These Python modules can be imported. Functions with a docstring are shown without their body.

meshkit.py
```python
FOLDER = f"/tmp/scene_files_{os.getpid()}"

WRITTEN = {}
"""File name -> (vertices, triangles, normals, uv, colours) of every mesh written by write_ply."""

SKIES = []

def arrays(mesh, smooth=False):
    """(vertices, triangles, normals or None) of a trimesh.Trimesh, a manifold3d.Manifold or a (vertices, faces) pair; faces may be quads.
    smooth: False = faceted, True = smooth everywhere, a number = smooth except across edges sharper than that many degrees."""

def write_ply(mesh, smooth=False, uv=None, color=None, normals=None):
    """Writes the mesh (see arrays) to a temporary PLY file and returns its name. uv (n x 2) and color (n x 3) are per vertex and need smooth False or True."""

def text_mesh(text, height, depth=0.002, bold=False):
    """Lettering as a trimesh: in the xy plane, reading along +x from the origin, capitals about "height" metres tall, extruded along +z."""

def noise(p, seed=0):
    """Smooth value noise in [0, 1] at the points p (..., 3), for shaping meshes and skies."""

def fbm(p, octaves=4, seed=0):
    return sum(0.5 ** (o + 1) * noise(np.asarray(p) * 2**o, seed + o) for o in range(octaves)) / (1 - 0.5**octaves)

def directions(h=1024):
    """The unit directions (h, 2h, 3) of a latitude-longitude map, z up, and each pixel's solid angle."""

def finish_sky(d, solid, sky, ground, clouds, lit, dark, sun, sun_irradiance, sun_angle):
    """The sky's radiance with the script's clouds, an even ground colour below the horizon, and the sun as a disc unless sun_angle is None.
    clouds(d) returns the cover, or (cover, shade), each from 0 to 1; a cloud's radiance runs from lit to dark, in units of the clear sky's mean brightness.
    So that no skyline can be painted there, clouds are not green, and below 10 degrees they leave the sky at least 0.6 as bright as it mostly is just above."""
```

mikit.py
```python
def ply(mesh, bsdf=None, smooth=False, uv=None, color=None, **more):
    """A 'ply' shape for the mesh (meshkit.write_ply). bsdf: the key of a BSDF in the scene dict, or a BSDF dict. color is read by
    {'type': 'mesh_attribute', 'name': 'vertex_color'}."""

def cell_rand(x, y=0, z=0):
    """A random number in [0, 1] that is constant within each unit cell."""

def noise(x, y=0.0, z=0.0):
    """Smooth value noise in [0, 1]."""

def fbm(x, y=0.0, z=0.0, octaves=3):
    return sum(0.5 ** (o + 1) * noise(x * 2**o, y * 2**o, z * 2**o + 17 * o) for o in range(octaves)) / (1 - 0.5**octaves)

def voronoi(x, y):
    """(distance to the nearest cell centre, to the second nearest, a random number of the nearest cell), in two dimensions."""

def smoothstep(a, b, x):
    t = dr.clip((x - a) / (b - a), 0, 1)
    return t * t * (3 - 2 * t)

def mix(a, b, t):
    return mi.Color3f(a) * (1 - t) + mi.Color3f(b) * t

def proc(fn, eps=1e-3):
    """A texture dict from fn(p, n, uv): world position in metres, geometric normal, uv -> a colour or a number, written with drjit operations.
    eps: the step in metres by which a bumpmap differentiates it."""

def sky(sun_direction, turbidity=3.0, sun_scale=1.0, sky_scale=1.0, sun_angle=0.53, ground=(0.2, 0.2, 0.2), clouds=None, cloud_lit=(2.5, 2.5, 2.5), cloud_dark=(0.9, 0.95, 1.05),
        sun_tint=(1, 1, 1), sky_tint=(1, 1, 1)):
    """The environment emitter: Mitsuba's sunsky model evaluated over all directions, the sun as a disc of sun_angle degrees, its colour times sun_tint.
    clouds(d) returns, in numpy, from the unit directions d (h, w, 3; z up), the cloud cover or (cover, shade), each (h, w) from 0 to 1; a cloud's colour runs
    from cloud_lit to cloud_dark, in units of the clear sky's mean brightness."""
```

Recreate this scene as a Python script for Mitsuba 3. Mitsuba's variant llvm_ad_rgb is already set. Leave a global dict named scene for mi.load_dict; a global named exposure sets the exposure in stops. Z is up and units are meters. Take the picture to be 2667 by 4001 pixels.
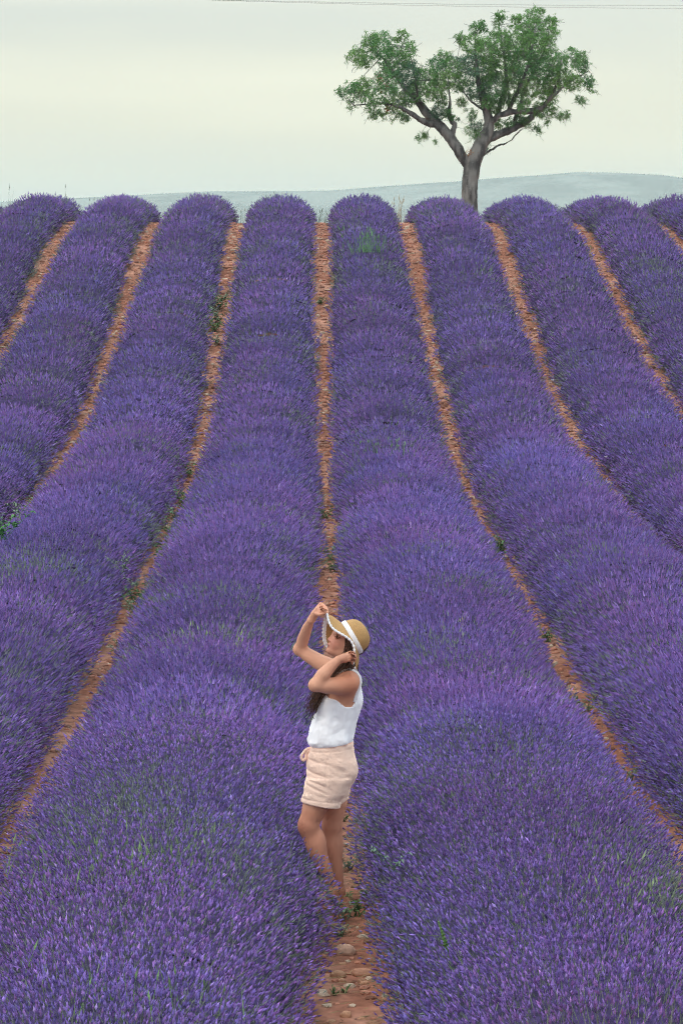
import math, random
import numpy as np, trimesh, mitsuba as mi, mikit, meshkit
import drjit as dr
from mikit import noise, fbm, smoothstep, mix
T = mi.ScalarTransform4f
scene, labels = {}, {}

# ------------------------------------------------------------------ camera, sky, exposure
F = 11906.0                                   # focal length in pixels of the 2667 x 4001 photograph
YAW, PITCH = math.atan(100.3 / F), math.atan(1047.5 / F)
FW = np.array([math.sin(YAW) * math.cos(PITCH), math.cos(YAW) * math.cos(PITCH), -math.sin(PITCH)])
RT = np.array([math.cos(YAW), -math.sin(YAW), 0.0])
UP = np.cross(RT, FW)
scene['camera'] = {'type': 'perspective', 'fov': 2 * math.degrees(math.atan(1333.5 / F)), 'fov_axis': 'x', 'near_clip': 0.5, 'far_clip': 40000.0,
                   'to_world': T().look_at(origin=[0, 0, 0], target=FW.tolist(), up=[0, 0, 1]), 'medium': {'type': 'ref', 'id': 'air'}}
exposure = 1.65


def clouds(d):
    el = np.degrees(np.arcsin(np.clip(d[..., 2], -1, 1)))
    az = np.arctan2(d[..., 0], d[..., 1])
    band = meshkit.fbm(np.stack([az * 7, el * 1.3, az * 0 + 3.0], -1), 4, 5) - 0.5
    s = np.interp(el, [0, 2, 5, 12, 45], [0.0, 0.0, 0.12, 0.45, 1.0]) + band * 0.25
    return np.clip(np.interp(el, [0, 1.2, 4.6, 8, 16], [1, 1, 0.70, 0.78, 1]) + band * 0.5 * (el > 1), 0, 1), np.clip(s, 0, 1)


scene['sky'] = mikit.sky([-0.40, -0.45, 0.80], turbidity=3, sun_scale=0.24, sun_angle=28, clouds=clouds, cloud_lit=(3.45, 3.22, 2.22), cloud_dark=(4.1, 4.8, 5.3))
# the air: one box of pale haze round everything
scene['air'] = {'type': 'homogeneous', 'albedo': {'type': 'rgb', 'value': [0.77, 0.965, 0.985]}, 'sigma_t': 0.00022}
scene['haze'] = {'type': 'cube', 'to_world': T().translate([0, 3000, 30]).scale([9000, 9000, 110]), 'bsdf': {'type': 'null'}, 'interior': {'type': 'ref', 'id': 'air'}}
labels['haze'] = {'kind': 'stuff', 'label': 'pale summer haze in the air over the lavender field', 'category': 'haze'}


# ------------------------------------------------------------------ helpers
def at(px, py, y):
    """The point in the plane Y = y that the photograph shows at its pixel (px, py)."""
    d = FW + (px - 1333.5) / F * RT + (2000.5 - py) / F * UP
    return d * (y / d[1])


def add(key, mesh, bsdf, smooth=False, color=None, label=None, cat=None, group=None, kind=None):
    k, n = key, 0
    while k in scene:
        n += 1
        k = f'{key}_{n:03d}'
    scene[k] = mikit.ply(mesh, bsdf, smooth=smooth, color=color)
    tag(k, label, cat, group, kind)
    return k


def tag(k, label=None, cat=None, group=None, kind=None):
    e = {n: v for n, v in (('label', label), ('category', cat), ('group', group), ('kind', kind)) if v}
    if e:
        labels.setdefault(k, {}).update(e)


used_names = {}


def new_key(name):
    n = used_names.get(name, -1) + 1
    used_names[name] = n
    return name if n == 0 else f'{name}_{n:03d}'


def unit(v):
    return v / np.maximum(np.linalg.norm(v, axis=-1, keepdims=True), 1e-12)


def rgb(*c):
    return {'type': 'rgb', 'value': list(c)}


def frames(d):
    """Two unit vectors across each direction d (n, 3)."""
    ref = np.where(np.abs(d[:, 2:3]) < 0.8, np.array([[0, 0, 1.0]]), np.array([[1.0, 0, 0]]))
    u = unit(np.cross(d, ref))
    return u, np.cross(d, u)


def spindles(base, tip, rad, sides=3, at_mid=0.4, spin=None):
    """Closed spindles from base to tip: (vertices n*(sides+2), faces)."""
    n = len(base)
    d = unit(tip - base)
    u, v = frames(d)
    ang = (np.arange(sides) / sides * 2 * np.pi)[None, :] + (0 if spin is None else spin[:, None])
    mid = base + (tip - base) * at_mid
    ring = mid[:, None] + rad[:, None, None] * (np.cos(ang)[..., None] * u[:, None] + np.sin(ang)[..., None] * v[:, None])
    V = np.concatenate([base[:, None], ring, tip[:, None]], 1)
    i = np.arange(sides)
    j = (i + 1) % sides
    f = np.concatenate([np.stack([i * 0, j + 1, i + 1], 1), np.stack([i + 1, j + 1, i * 0 + sides + 1], 1)])
    Fc = (f[None] + (np.arange(n) * (sides + 2))[:, None, None]).reshape(-1, 3)
    return V.reshape(-1, 3), Fc, sides + 2


def needles(base, tip, rad, spin):
    """Three-sided needles, widest at the base."""
    n = len(base)
    u, v = frames(unit(tip - base))
    ang = (np.arange(3) / 3 * 2 * np.pi)[None, :] + spin[:, None]
    ring = base[:, None] + rad[:, None, None] * (np.cos(ang)[..., None] * u[:, None] + np.sin(ang)[..., None] * v[:, None])
    V = np.concatenate([ring, tip[:, None]], 1)
    f = np.array([[0, 1, 3], [1, 2, 3], [2, 0, 3]])
    return V.reshape(-1, 3), (f[None] + (np.arange(n) * 4)[:, None, None]).reshape(-1, 3), 4


def tube(path, rad, sides=8, closed=False):
    """A swept tube along path with a radius for each point."""
    P = np.asarray(path, float)
    R = np.broadcast_to(np.asarray(rad, float), len(P))
    d = np.gradient(P, axis=0) if not closed else np.roll(P, -1, 0) - np.roll(P, 1, 0)
    d = unit(d)
    u = np.zeros_like(P)
    u[0] = frames(d[:1])[0][0]
    for k in range(1, len(P)):
        w = u[k - 1] - d[k] * (u[k - 1] @ d[k])
        u[k] = w / np.linalg.norm(w)
    v = np.cross(d, u)
    a = np.arange(sides) / sides * 2 * np.pi
    V = P[:, None] + R[:, None, None] * (np.cos(a)[None, :, None] * u[:, None] + np.sin(a)[None, :, None] * v[:, None])
    n = len(P)
    fs = []
    for k in range(n if closed else n - 1):
        i = np.arange(sides)
        j = (i + 1) % sides
        a0, b0 = k * sides, ((k + 1) % n) * sides
        fs += [np.stack([a0 + i, a0 + j, b0 + j], 1), np.stack([a0 + i, b0 + j, b0 + i], 1)]
    V = V.reshape(-1, 3)
    if not closed:
        V = np.vstack([V, P[:1], P[-1:]])
        i = np.arange(sides)
        j = (i + 1) % sides
        fs += [np.stack([j, i, i * 0 + n * sides], 1), np.stack([(n - 1) * sides + i, (n - 1) * sides + j, i * 0 + n * sides + 1], 1)]
    return V, np.vstack(fs)


def merge(parts):
    V, Fs, o = [], [], 0
    for v, f in parts:
        V.append(v)
        Fs.append(f + o)
        o += len(v)
    return np.vstack(V), np.vstack(Fs)


def spline(pts, n, closed=False):
    from scipy.interpolate import CubicSpline
    P = np.asarray(pts, float)
    if closed:
        P = np.vstack([P, P[:1]])
    t = np.concatenate([[0], np.cumsum(np.linalg.norm(np.diff(P[:, :3], axis=0), axis=1))])
    s = CubicSpline(t, P, bc_type='periodic' if closed else 'natural')
    return s(np.linspace(0, t[-1], n, endpoint=not closed))


# ------------------------------------------------------------------ materials
def vcol(rough=0.7, **more):
    return {'type': 'twosided', 'bsdf': {'type': 'principled', 'base_color': {'type': 'mesh_attribute', 'name': 'vertex_color'}, 'roughness': rough, 'specular': 0.25, **more}}


scene['flower_mat'] = {'type': 'twosided', 'bsdf': {'type': 'diffuse', 'reflectance': {'type': 'mesh_attribute', 'name': 'vertex_color'}}}
scene['leaf_mat'] = {'type': 'principledthin', 'base_color': {'type': 'mesh_attribute', 'name': 'vertex_color'}, 'roughness': 0.5, 'diff_trans': 0.6, 'spec_trans': 0.0}
scene['weed_mat'] = vcol(0.6)
scene['stone_mat'] = vcol(0.9)


def soil_color(p, n, uv):
    a = fbm(p.x * 2.2, p.y * 1.1, 0, 4)
    b = fbm(p.x * 14, p.y * 14, 4, 3)
    c = mix((0.32, 0.140, 0.094), (0.47, 0.245, 0.175), smoothstep(0.3, 0.7, a))
    return c * (0.5 + 1.0 * b)


scene['soil_mat'] = {'type': 'bumpmap', 'arbitrary': mikit.proc(lambda p, n, uv: fbm(p.x * 16, p.y * 16, p.z * 16, 3), eps=0.01), 'scale': 0.05,
                     'bsdf': {'type': 'twosided', 'bsdf': {'type': 'diffuse', 'reflectance': mikit.proc(soil_color)}}}
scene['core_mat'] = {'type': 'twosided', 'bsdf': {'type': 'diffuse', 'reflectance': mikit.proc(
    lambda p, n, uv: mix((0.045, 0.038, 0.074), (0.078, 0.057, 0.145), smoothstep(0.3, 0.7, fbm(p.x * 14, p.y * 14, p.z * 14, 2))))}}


def bark_color(p, n, uv):
    a = fbm(p.x * 9, p.y * 9, p.z * 2.2, 3)
    b = noise(p.x * 30, p.y * 30, p.z * 30)
    c = mix((0.080, 0.079, 0.080), (0.27, 0.265, 0.255), smoothstep(0.3, 0.75, a))
    return mix(c, (0.30, 0.29, 0.27), smoothstep(0.78, 0.9, b) * 0.6)


scene['bark_mat'] = {'type': 'bumpmap', 'arbitrary': mikit.proc(lambda p, n, uv: fbm(p.x * 14, p.y * 14, p.z * 4, 3), eps=0.01), 'scale': 0.05,
                     'bsdf': {'type': 'twosided', 'bsdf': {'type': 'diffuse', 'reflectance': mikit.proc(bark_color)}}}
scene['hill_mat'] = {'type': 'twosided', 'bsdf': {'type': 'diffuse', 'reflectance': mikit.proc(
    lambda p, n, uv: mix((0.03, 0.07, 0.065), (0.16, 0.21, 0.19), smoothstep(0.40, 0.62, fbm(p.x / 190, p.y / 190, p.z / 60, 4))))}}

# ------------------------------------------------------------------ the ground
PY = np.array([-60, 0, 10, 14, 18, 22, 27, 32, 37, 42.4, 48, 52, 56.5, 61, 65.5, 70, 73, 76, 79, 82, 85, 90, 100, 150, 300, 9000.0])
PZ = np.array([-1.7, -3.2, -3.55, -3.69, -3.79, -3.89, -3.95, -3.95, -3.93, -3.86, -3.62, -3.27, -2.73, -2.04, -1.27, -0.46, 0.02, 0.36, 0.53, 0.585, 0.50, 0.0, -2.2, -16, -30, -30])
from scipy.interpolate import PchipInterpolator
ground_profile = PchipInterpolator(PY, PZ)
SP, X0 = 2.1, 0.15


def ground_z(x, y):
    g = ground_profile(y)
    fade = np.clip((110 - y) / 25, 0, 1)
    p = np.stack([np.asarray(x, float) * 0.12, np.asarray(y, float) * 0.12, np.zeros_like(np.asarray(x, float) + np.asarray(y, float))], -1)
    furrow = 0.03 * np.cos((x - X0) / SP * 2 * np.pi) * fade
    return g + (meshkit.fbm(p, 2, 3) - 0.5) * 0.18 * fade - furrow


xs = np.unique(np.concatenate([-np.geomspace(14, 8500, 24), np.arange(-14, 14.01, 0.15), np.geomspace(14, 8500, 24)]))
ys = np.unique(np.concatenate([np.linspace(-60, 10, 20), np.arange(10, 92, 0.3), np.geomspace(92, 11000, 40)]))
gx, gy = np.meshgrid(xs, ys)
gz = ground_z(gx, gy)
i, j = np.meshgrid(np.arange(len(ys) - 1), np.arange(len(xs) - 1), indexing='ij')
q = (i * len(xs) + j).ravel()
quads = np.stack([q, q + 1, q + len(xs) + 1, q + len(xs)], 1)
add('ground', (np.stack([gx, gy, gz], -1).reshape(-1, 3), quads), 'soil_mat', smooth=True, kind='structure', label='red stony soil of the lavender field', cat='ground')


# far hills: ridges of real terrain seen through the haze
def ridge(key, dist, pts, depth, seed, label):
    px = np.array([p[0] for p in pts], float)
    py = np.array([p[1] for p in pts], float)
    u = np.linspace(-900, 3600, 160)
    top = np.interp(u, px, py)
    w = np.linspace(-1, 1, 25)
    X = (u - 1233.2) / F * dist
    H = (952.6 - top) / F * dist
    H = H + (meshkit.fbm(np.stack([u / 210, u * 0 + seed, u * 0], -1), 3, seed) - 0.5) * dist * 0.0006
    Z = -32 + (H[:, None] + 32) * (0.5 + 0.5 * np.cos(np.pi * w[None])) ** 0.8
    P = np.stack([np.repeat(X[:, None], 25, 1), dist + depth * np.repeat(w[None], 160, 0), Z], -1)
    n = meshkit.fbm(P / np.array([300, 300, 300.0]), 3, seed) - 0.5
    P[..., 2] += n * 26 * np.abs(np.sin(np.pi * w))[None]
    i, j = np.meshgrid(np.arange(159), np.arange(24), indexing='ij')
    q = (i * 25 + j).ravel()
    add(key, (P.reshape(-1, 3), np.stack([q, q + 25, q + 26, q + 1], 1)), 'hill_mat', smooth=True, kind='structure', label=label, cat='hill')


ridge('hills', 5200, [(-900, 800), (0, 790), (400, 770), (700, 752), (1020, 747), (1280, 745), (1420, 735), (1530, 728), (1750, 712), (1900, 700), (2050, 688), (2250, 672), (2380, 673), (2560, 682), (2667, 698), (3600, 760)], 900, 2,
      'hazy blue ridge rising to the right behind the tree')

# ------------------------------------------------------------------ lavender rows
rng = np.random.default_rng(11)
ROWS = [(-4, 'sliver of lavender row at the far left edge of the crest'),
        (-3, 'fourth lavender row left of the woman, leftmost full dome on the crest'),
        (-2, 'third lavender row left of the woman, running off the left edge'),
        (-1, 'second lavender row left of the woman, between the two left furrows'),
        (0, 'lavender row directly left of the woman, covering her shin'),
        (1, 'lavender row directly right of the woman, right of her furrow'),
        (2, 'second lavender row right of the woman, just left of the tree trunk'),
        (3, 'third lavender row right of the woman, just right of the tree trunk'),
        (4, 'fourth lavender row right of the woman, running off the right edge'),
        (5, 'lavender row at the far right edge of the crest')]
GREEN_SPOTS = [(1, 66.5, 0.25, 1.0), (1, 47.5, 0.4, 0.9), (0, 18.0, -0.15, 1.4), (0, 27.5, 0.35, 1.2), (1, 15.5, 0.6, 1.1), (2, 61.5, 0.2, 1.0), (4, 66.0, 0.0, 1.2), (2, 50.0, 0.1, 1.0), (-1, 24.0, 0.3, 1.5), (0, 21.0, 0.0, 1.0), (-1, 31.0, 0.0, 1.4)]
PALETTE = np.array([[0.165, 0.113, 0.355], [0.145, 0.110, 0.345], [0.195, 0.123, 0.36], [0.130, 0.110, 0.32], [0.25, 0.20, 0.50], [0.18, 0.102, 0.31]])
STEM = np.array([0.165, 0.20, 0.155])
n_tri = 0


def bushes_of(k, y0, y1):
    r = np.random.default_rng(100 + k)
    out, y = [], y0
    while y < y1:
        L = r.uniform(1.3, 2.4)
        out.append((y, min(y + L, y1), r.uniform(0.94, 1.05), r.uniform(0.90, 1.10)))
        y += L
    return out


class Row:
    def __init__(s, k):
        s.k, s.x = k, X0 + (k - 0.5) * SP
        edge = abs(s.x + (0.9 if k < 1 else -0.9) - 0.0)
        s.y0 = 11.6 if k in (0, 1) else max(11.6, (edge - 2.6) / 0.112)
        s.y1 = 86.5 + rng.uniform(-0.3, 0.3)
        s.b = bushes_of(k, s.y0, s.y1)
        s.edges = np.array([b[0] for b in s.b] + [s.y1])
        s.w = np.array([b[2] for b in s.b])
        s.h = np.array([b[3] for b in s.b])

    def which(s, y):
        return np.clip(np.searchsorted(s.edges, y, side='right') - 1, 0, len(s.b) - 1)

    def env(s, y, phi):
        """Point of the row's outer envelope at y and the angle phi across, and the point its stems spread from."""
        i = s.which(y)
        ctr = (s.edges[1:] + s.edges[:-1]) / 2
        soft = np.clip((55 - y) / 20, 0, 1)
        ws, hs = (soft * np.interp(y, ctr, q) + (1 - soft) * q[i] for q in (s.w, s.h))
        yc, hl = (s.edges[i] + s.edges[i + 1]) / 2, (s.edges[i + 1] - s.edges[i]) / 2
        u = (y - yc) / hl
        amt = 0.02 + 0.17 * np.clip((y - 25) / 35, 0, 1)
        bul = 1 - amt * np.abs(u) ** 2.5
        n1 = meshkit.fbm(np.stack([y * 0.9, phi * 1.2, y * 0 + s.k * 7.3], -1), 3, 9) - 0.5
        m = 0.07 * (meshkit.fbm(np.stack([y * 0.16, y * 0 + s.k * 3.1, y * 0], -1), 2, 4) - 0.5)
        end = np.sqrt(np.clip((s.y1 - y) / 0.7, 0.02, 1))
        dent = 1 - (-0.02 * np.exp(-((y - 16.1) / 0.7) ** 2) * (np.cos(phi) > 0) if s.k == 0 else 0)
        a = dent * np.interp(y, [12, 15, 18, 30, 50, 65, 75, 90], [0.865, 0.915, 0.975, 0.98, 1.015, 0.985, 0.92, 0.89]) * ws ** 0.5 * bul * (1 + 0.13 * n1) * end
        h = 0.64 * np.interp(y, [28, 44, 66, 78], [1, 1.08, 1.08, 1]) * hs * bul * (1 + 0.18 * n1) * end
        c, sn = np.cos(phi), np.sin(phi)
        x = s.x + m + a * c
        g = ground_z(np.full_like(y, s.x), y)
        z = g + 0.02 + h * np.abs(sn) ** 0.95 + 0.02
        base = np.stack([s.x + m + 0.30 * (x - s.x), yc + np.interp(y, [20, 50], [0.97, 0.72]) * (y - yc), g - 0.12], -1)
        return np.stack([x, y, z], -1), base, i

    def core(s, b):
        ya, yb = s.b[b][0], s.b[b][1]
        far = ya > 45
        ny, nph = (6 if far else 9), (13 if far else 19)
        Y, PH = np.meshgrid(np.linspace(ya + 1e-3, yb - 1e-3, ny), np.linspace(-0.12, np.pi + 0.12, nph), indexing='ij')
        p, base, _ = s.env(Y.ravel(), PH.ravel())
        u = (Y.ravel() - (ya + yb) / 2) / ((yb - ya) / 2)
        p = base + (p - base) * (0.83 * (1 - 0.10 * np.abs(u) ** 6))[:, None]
        p += (meshkit.fbm(p * 7, 2, 1) - 0.5)[:, None] * 0.12 * unit(p - base)
        i, j = np.meshgrid(np.arange(ny - 1), np.arange(nph - 1), indexing='ij')
        q = (i * nph + j).ravel()
        return p, np.stack([q, q + 1, q + nph + 1, q + nph], 1)


rows = {}
for k, lab in ROWS:
    row = Row(k)
    key = new_key('lavender_row')
    rows[k] = row
    tag(key, lab, 'lavender row', 'rows of lavender across the field')
    # how densely flowers stand, by distance: a share of y for every metre of row
    yy = np.linspace(row.y0, row.y1, 400)
    size = np.clip(yy / 20.0, 1, None) ** 0.58
    dens = np.interp(yy, [18, 23, 30], [2600, 2450, 2150]) / size ** 2 * np.where(yy > 84, 0.5, 1)
    cum = np.concatenate([[0], np.cumsum((dens[1:] + dens[:-1]) / 2 * np.diff(yy) * 2.35)])
    n = int(cum[-1])
    y = np.interp(rng.uniform(0, cum[-1], n), cum, yy)
    phi = rng.uniform(-0.05, np.pi + 0.05, n)
    p, base, ib = row.env(y, phi)
    out = unit(p - base)
    view = unit(-p)
    keep = rng.uniform(size=n) < np.clip(0.52 + 1.5 * (out * view).sum(-1), 0.0, 1) * (0.75 + 0.25 * np.abs(np.sin(phi)) ** 0.8)
    y, phi, p, base, ib, out = (v[keep] for v in (y, phi, p, base, ib, out))
    n = len(y)
    s = np.clip(y / 20.0, 1, None) ** 0.58 * rng.uniform(0.75, 1.25, n)
    d = unit(out + rng.normal(0, 1, (n, 3)) * np.interp(y, [18, 30], [0.24, 0.16])[:, None] + np.array([0, 0, 0.12]))
    near = y < 20.5
    tip = p + d * (rng.uniform(-0.17, 0.045, n) + np.where(y > 70, 0.06, 0.05) * (rng.uniform(size=n) < 0.05))[:, None]
    lf = np.where(near, 0.029, 0.038) * s * rng.uniform(0.8, 1.35, n)
    # colour of each flower head: hue by plant and by patch, some heads paler, some not yet in bloom, flanks greyed to look shaded
    c = np.array([1.16, 1.09, 1.12]) * PALETTE[rng.choice(len(PALETTE), n, p=[0.31, 0.27, 0.17, 0.15, 0.04, 0.06])]
    tone = meshkit.fbm(np.stack([y * 0.55, phi * 0.8, y * 0 + k * 5.0], -1), 3, 21)
    brt = np.random.default_rng(300 + k).uniform(0.88, 1.12, len(row.b))[ib]
    c = c * (brt * np.exp(rng.normal(0, 1, n) * np.interp(y, [16, 28], [0.24, 0.10])) * (0.72 + 0.56 * tone))[:, None]
    c[:, 0] *= 0.9 + 0.3 * meshkit.noise(np.stack([y * 0.35, phi, y * 0 + k], -1), 8)
    u = np.abs((y - (row.edges[ib] + row.edges[ib + 1]) / 2) / ((row.edges[ib + 1] - row.edges[ib]) / 2))
    green = np.clip((meshkit.fbm(np.stack([y * 0.8, phi * 1.1, y * 0 + k * 2.0], -1), 3, 31) - 0.53) * 1.9, 0, 0.5) + 0.22 * np.clip((u - 0.7) / 0.3, 0, 1) * (row.edges[ib + 1] - y < y - row.edges[ib])
    green += 0.20 * np.clip((y - 42) / 25, 0, 1) + 0.34 * (1 - np.abs(np.sin(phi))) ** 1.3  # last term turns flank heads into thin stems, imitating shade on row sides
    for kk, sy, sx, sr in GREEN_SPOTS:
        if kk == k:
            green += 0.42 * np.exp(-(((y - sy) / sr) ** 2 + ((p[:, 0] - row.x - sx) / 0.45) ** 2) * 1.6)
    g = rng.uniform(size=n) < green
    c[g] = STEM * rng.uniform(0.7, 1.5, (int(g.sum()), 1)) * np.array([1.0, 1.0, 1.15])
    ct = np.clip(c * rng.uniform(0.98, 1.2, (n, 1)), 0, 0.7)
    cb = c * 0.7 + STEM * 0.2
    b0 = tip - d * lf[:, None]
    rad = np.where(near, 0.0056, 0.0071) * s * np.where(g, 0.55, 1)
    spin = rng.uniform(0, 6.3, n)
    stemmed = rng.uniform(size=n) < 0.30
    stem_len = rng.uniform(0.07, 0.16, n)
    for b in range(len(row.b)):
        bk = f'{key}__bush' if b == 0 else f'{key}__bush_{b:03d}'
        v, f = row.core(b)
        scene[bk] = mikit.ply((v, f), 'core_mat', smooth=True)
        n_tri += len(f) * 2
        m = ib == b
        if not m.any():
            continue
        mesh, cols = [], []
        for mm in (m & near, m & ~near):
            if not mm.any():
                continue
            v1, f1, nv = spindles(b0[mm], tip[mm], rad[mm], 3, 0.45, spin[mm]) if near[mm][0] else needles(b0[mm], tip[mm], rad[mm], spin[mm])
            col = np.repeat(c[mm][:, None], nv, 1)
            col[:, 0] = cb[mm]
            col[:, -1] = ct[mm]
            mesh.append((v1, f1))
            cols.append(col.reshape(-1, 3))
        ms = m & near & stemmed
        if ms.any():
            v2, f2, nv2 = needles((b0 - d * stem_len[:, None])[ms], (b0 + d * 0.01)[ms], np.full(ms.sum(), 0.0026), spin[ms])
            mesh.append((v2, f2))
            cols.append(np.repeat(STEM * rng.uniform(0.6, 1.5, (ms.sum(), 1)), nv2, 0))
        v, f = merge(mesh)
        n_tri += len(f)
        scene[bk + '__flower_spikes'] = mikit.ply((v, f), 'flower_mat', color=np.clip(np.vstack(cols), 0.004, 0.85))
        tag(bk + '__flower_spikes', kind='stuff')




def hit(px, py, dz=0.0):
    """Where the photograph's pixel meets the surface dz above the ground."""
    y = np.linspace(11, 96, 1701)
    d = FW + (px - 1333.5) / F * RT + (2000.5 - py) / F * UP
    P = d[None] * (y / d[1])[:, None]
    under = P[:, 2] < ground_z(P[:, 0], P[:, 1]) + dz
    return P[int(np.argmax(under))] if under.any() else P[-300]


# ------------------------------------------------------------------ clods, stones and dry stalks in the furrows
ICO = trimesh.creation.icosahedron()
ICO_V, ICO_F = unit(np.array(ICO.vertices)), np.array(ICO.faces)


def lumps(P, size, r, flat=0.6):
    n = len(P)
    V = np.repeat(ICO_V[None], n, 0) * (1 + r.uniform(-0.28, 0.28, (n, 12, 1)))
    V = V * (size[:, None] * np.stack([r.uniform(0.7, 1.3, n), r.uniform(0.7, 1.3, n), flat * r.uniform(0.7, 1.2, n)], 1))[:, None]
    a = r.uniform(0, 6.3, n)
    x = V[..., 0] * np.cos(a)[:, None] - V[..., 1] * np.sin(a)[:, None]
    y = V[..., 0] * np.sin(a)[:, None] + V[..., 1] * np.cos(a)[:, None]
    V = np.stack([x, y, V[..., 2]], -1) + P[:, None]
    return V.reshape(-1, 3), (ICO_F[None] + (np.arange(n) * 12)[:, None, None]).reshape(-1, 3)


r = np.random.default_rng(5)
V, Fc, C = [], [], []
for f in range(-3, 6):
    xf = X0 + (f - 0) * SP
    ya = max(12.5, (abs(xf) - 1.5) / 0.115)
    if ya > 78:
        continue
    n = int((80 - ya) * 40)
    y = ya + (80 - ya) * r.uniform(size=n) ** 1.15
    x = xf + np.clip(r.normal(0, 0.14, n), -0.32, 0.32)
    size = (0.010 + 0.030 * r.uniform(size=n) ** 3) * np.clip(y / 30, 0.8, 1.7)
    P = np.stack([x, y, ground_z(x, y) + size * 0.15], -1)
    v, fc = lumps(P, size, r)
    c = np.array([0.36, 0.155, 0.10]) * r.uniform(0.45, 1.4, (n, 1)) + r.uniform(0, 0.05, (n, 1))
    pale = r.uniform(size=n) < 0.12
    c[pale] = np.array([0.52, 0.40, 0.30]) * r.uniform(0.8, 1.15, (int(pale.sum()), 1))
    V.append((v, fc))
    C.append(np.repeat(c, 12, 0))
add('furrow_clods', merge(V), 'stone_mat', color=np.clip(np.vstack(C), 0, 0.8), kind='stuff', label='small red earth clods and gravel lying in the furrows', cat='gravel')
r = np.random.default_rng(6)
n = 420
y = r.uniform(12.8, 19.5, n)
x = X0 + r.normal(0, 0.17, n)
p = np.stack([x, y, ground_z(x, y) + 0.012], -1)
a = r.normal(0, 0.75, n)
q = p + np.stack([np.cos(a), np.sin(a), r.uniform(-0.02, 0.22, n)], -1) * r.uniform(0.03, 0.13, n)[:, None]
v, fc, nv = spindles(p, q, np.full(n, 0.0024), 3)
c = np.array([0.30, 0.22, 0.12]) * r.uniform(0.35, 1.3, (n, 1))
add('dry_stalks', (v, fc), 'stone_mat', color=np.repeat(c, nv, 0), kind='stuff', label='dry brown stalks and litter strewn in the near furrow', cat='plant litter')

BALL = trimesh.creation.icosphere(subdivisions=3)


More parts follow.
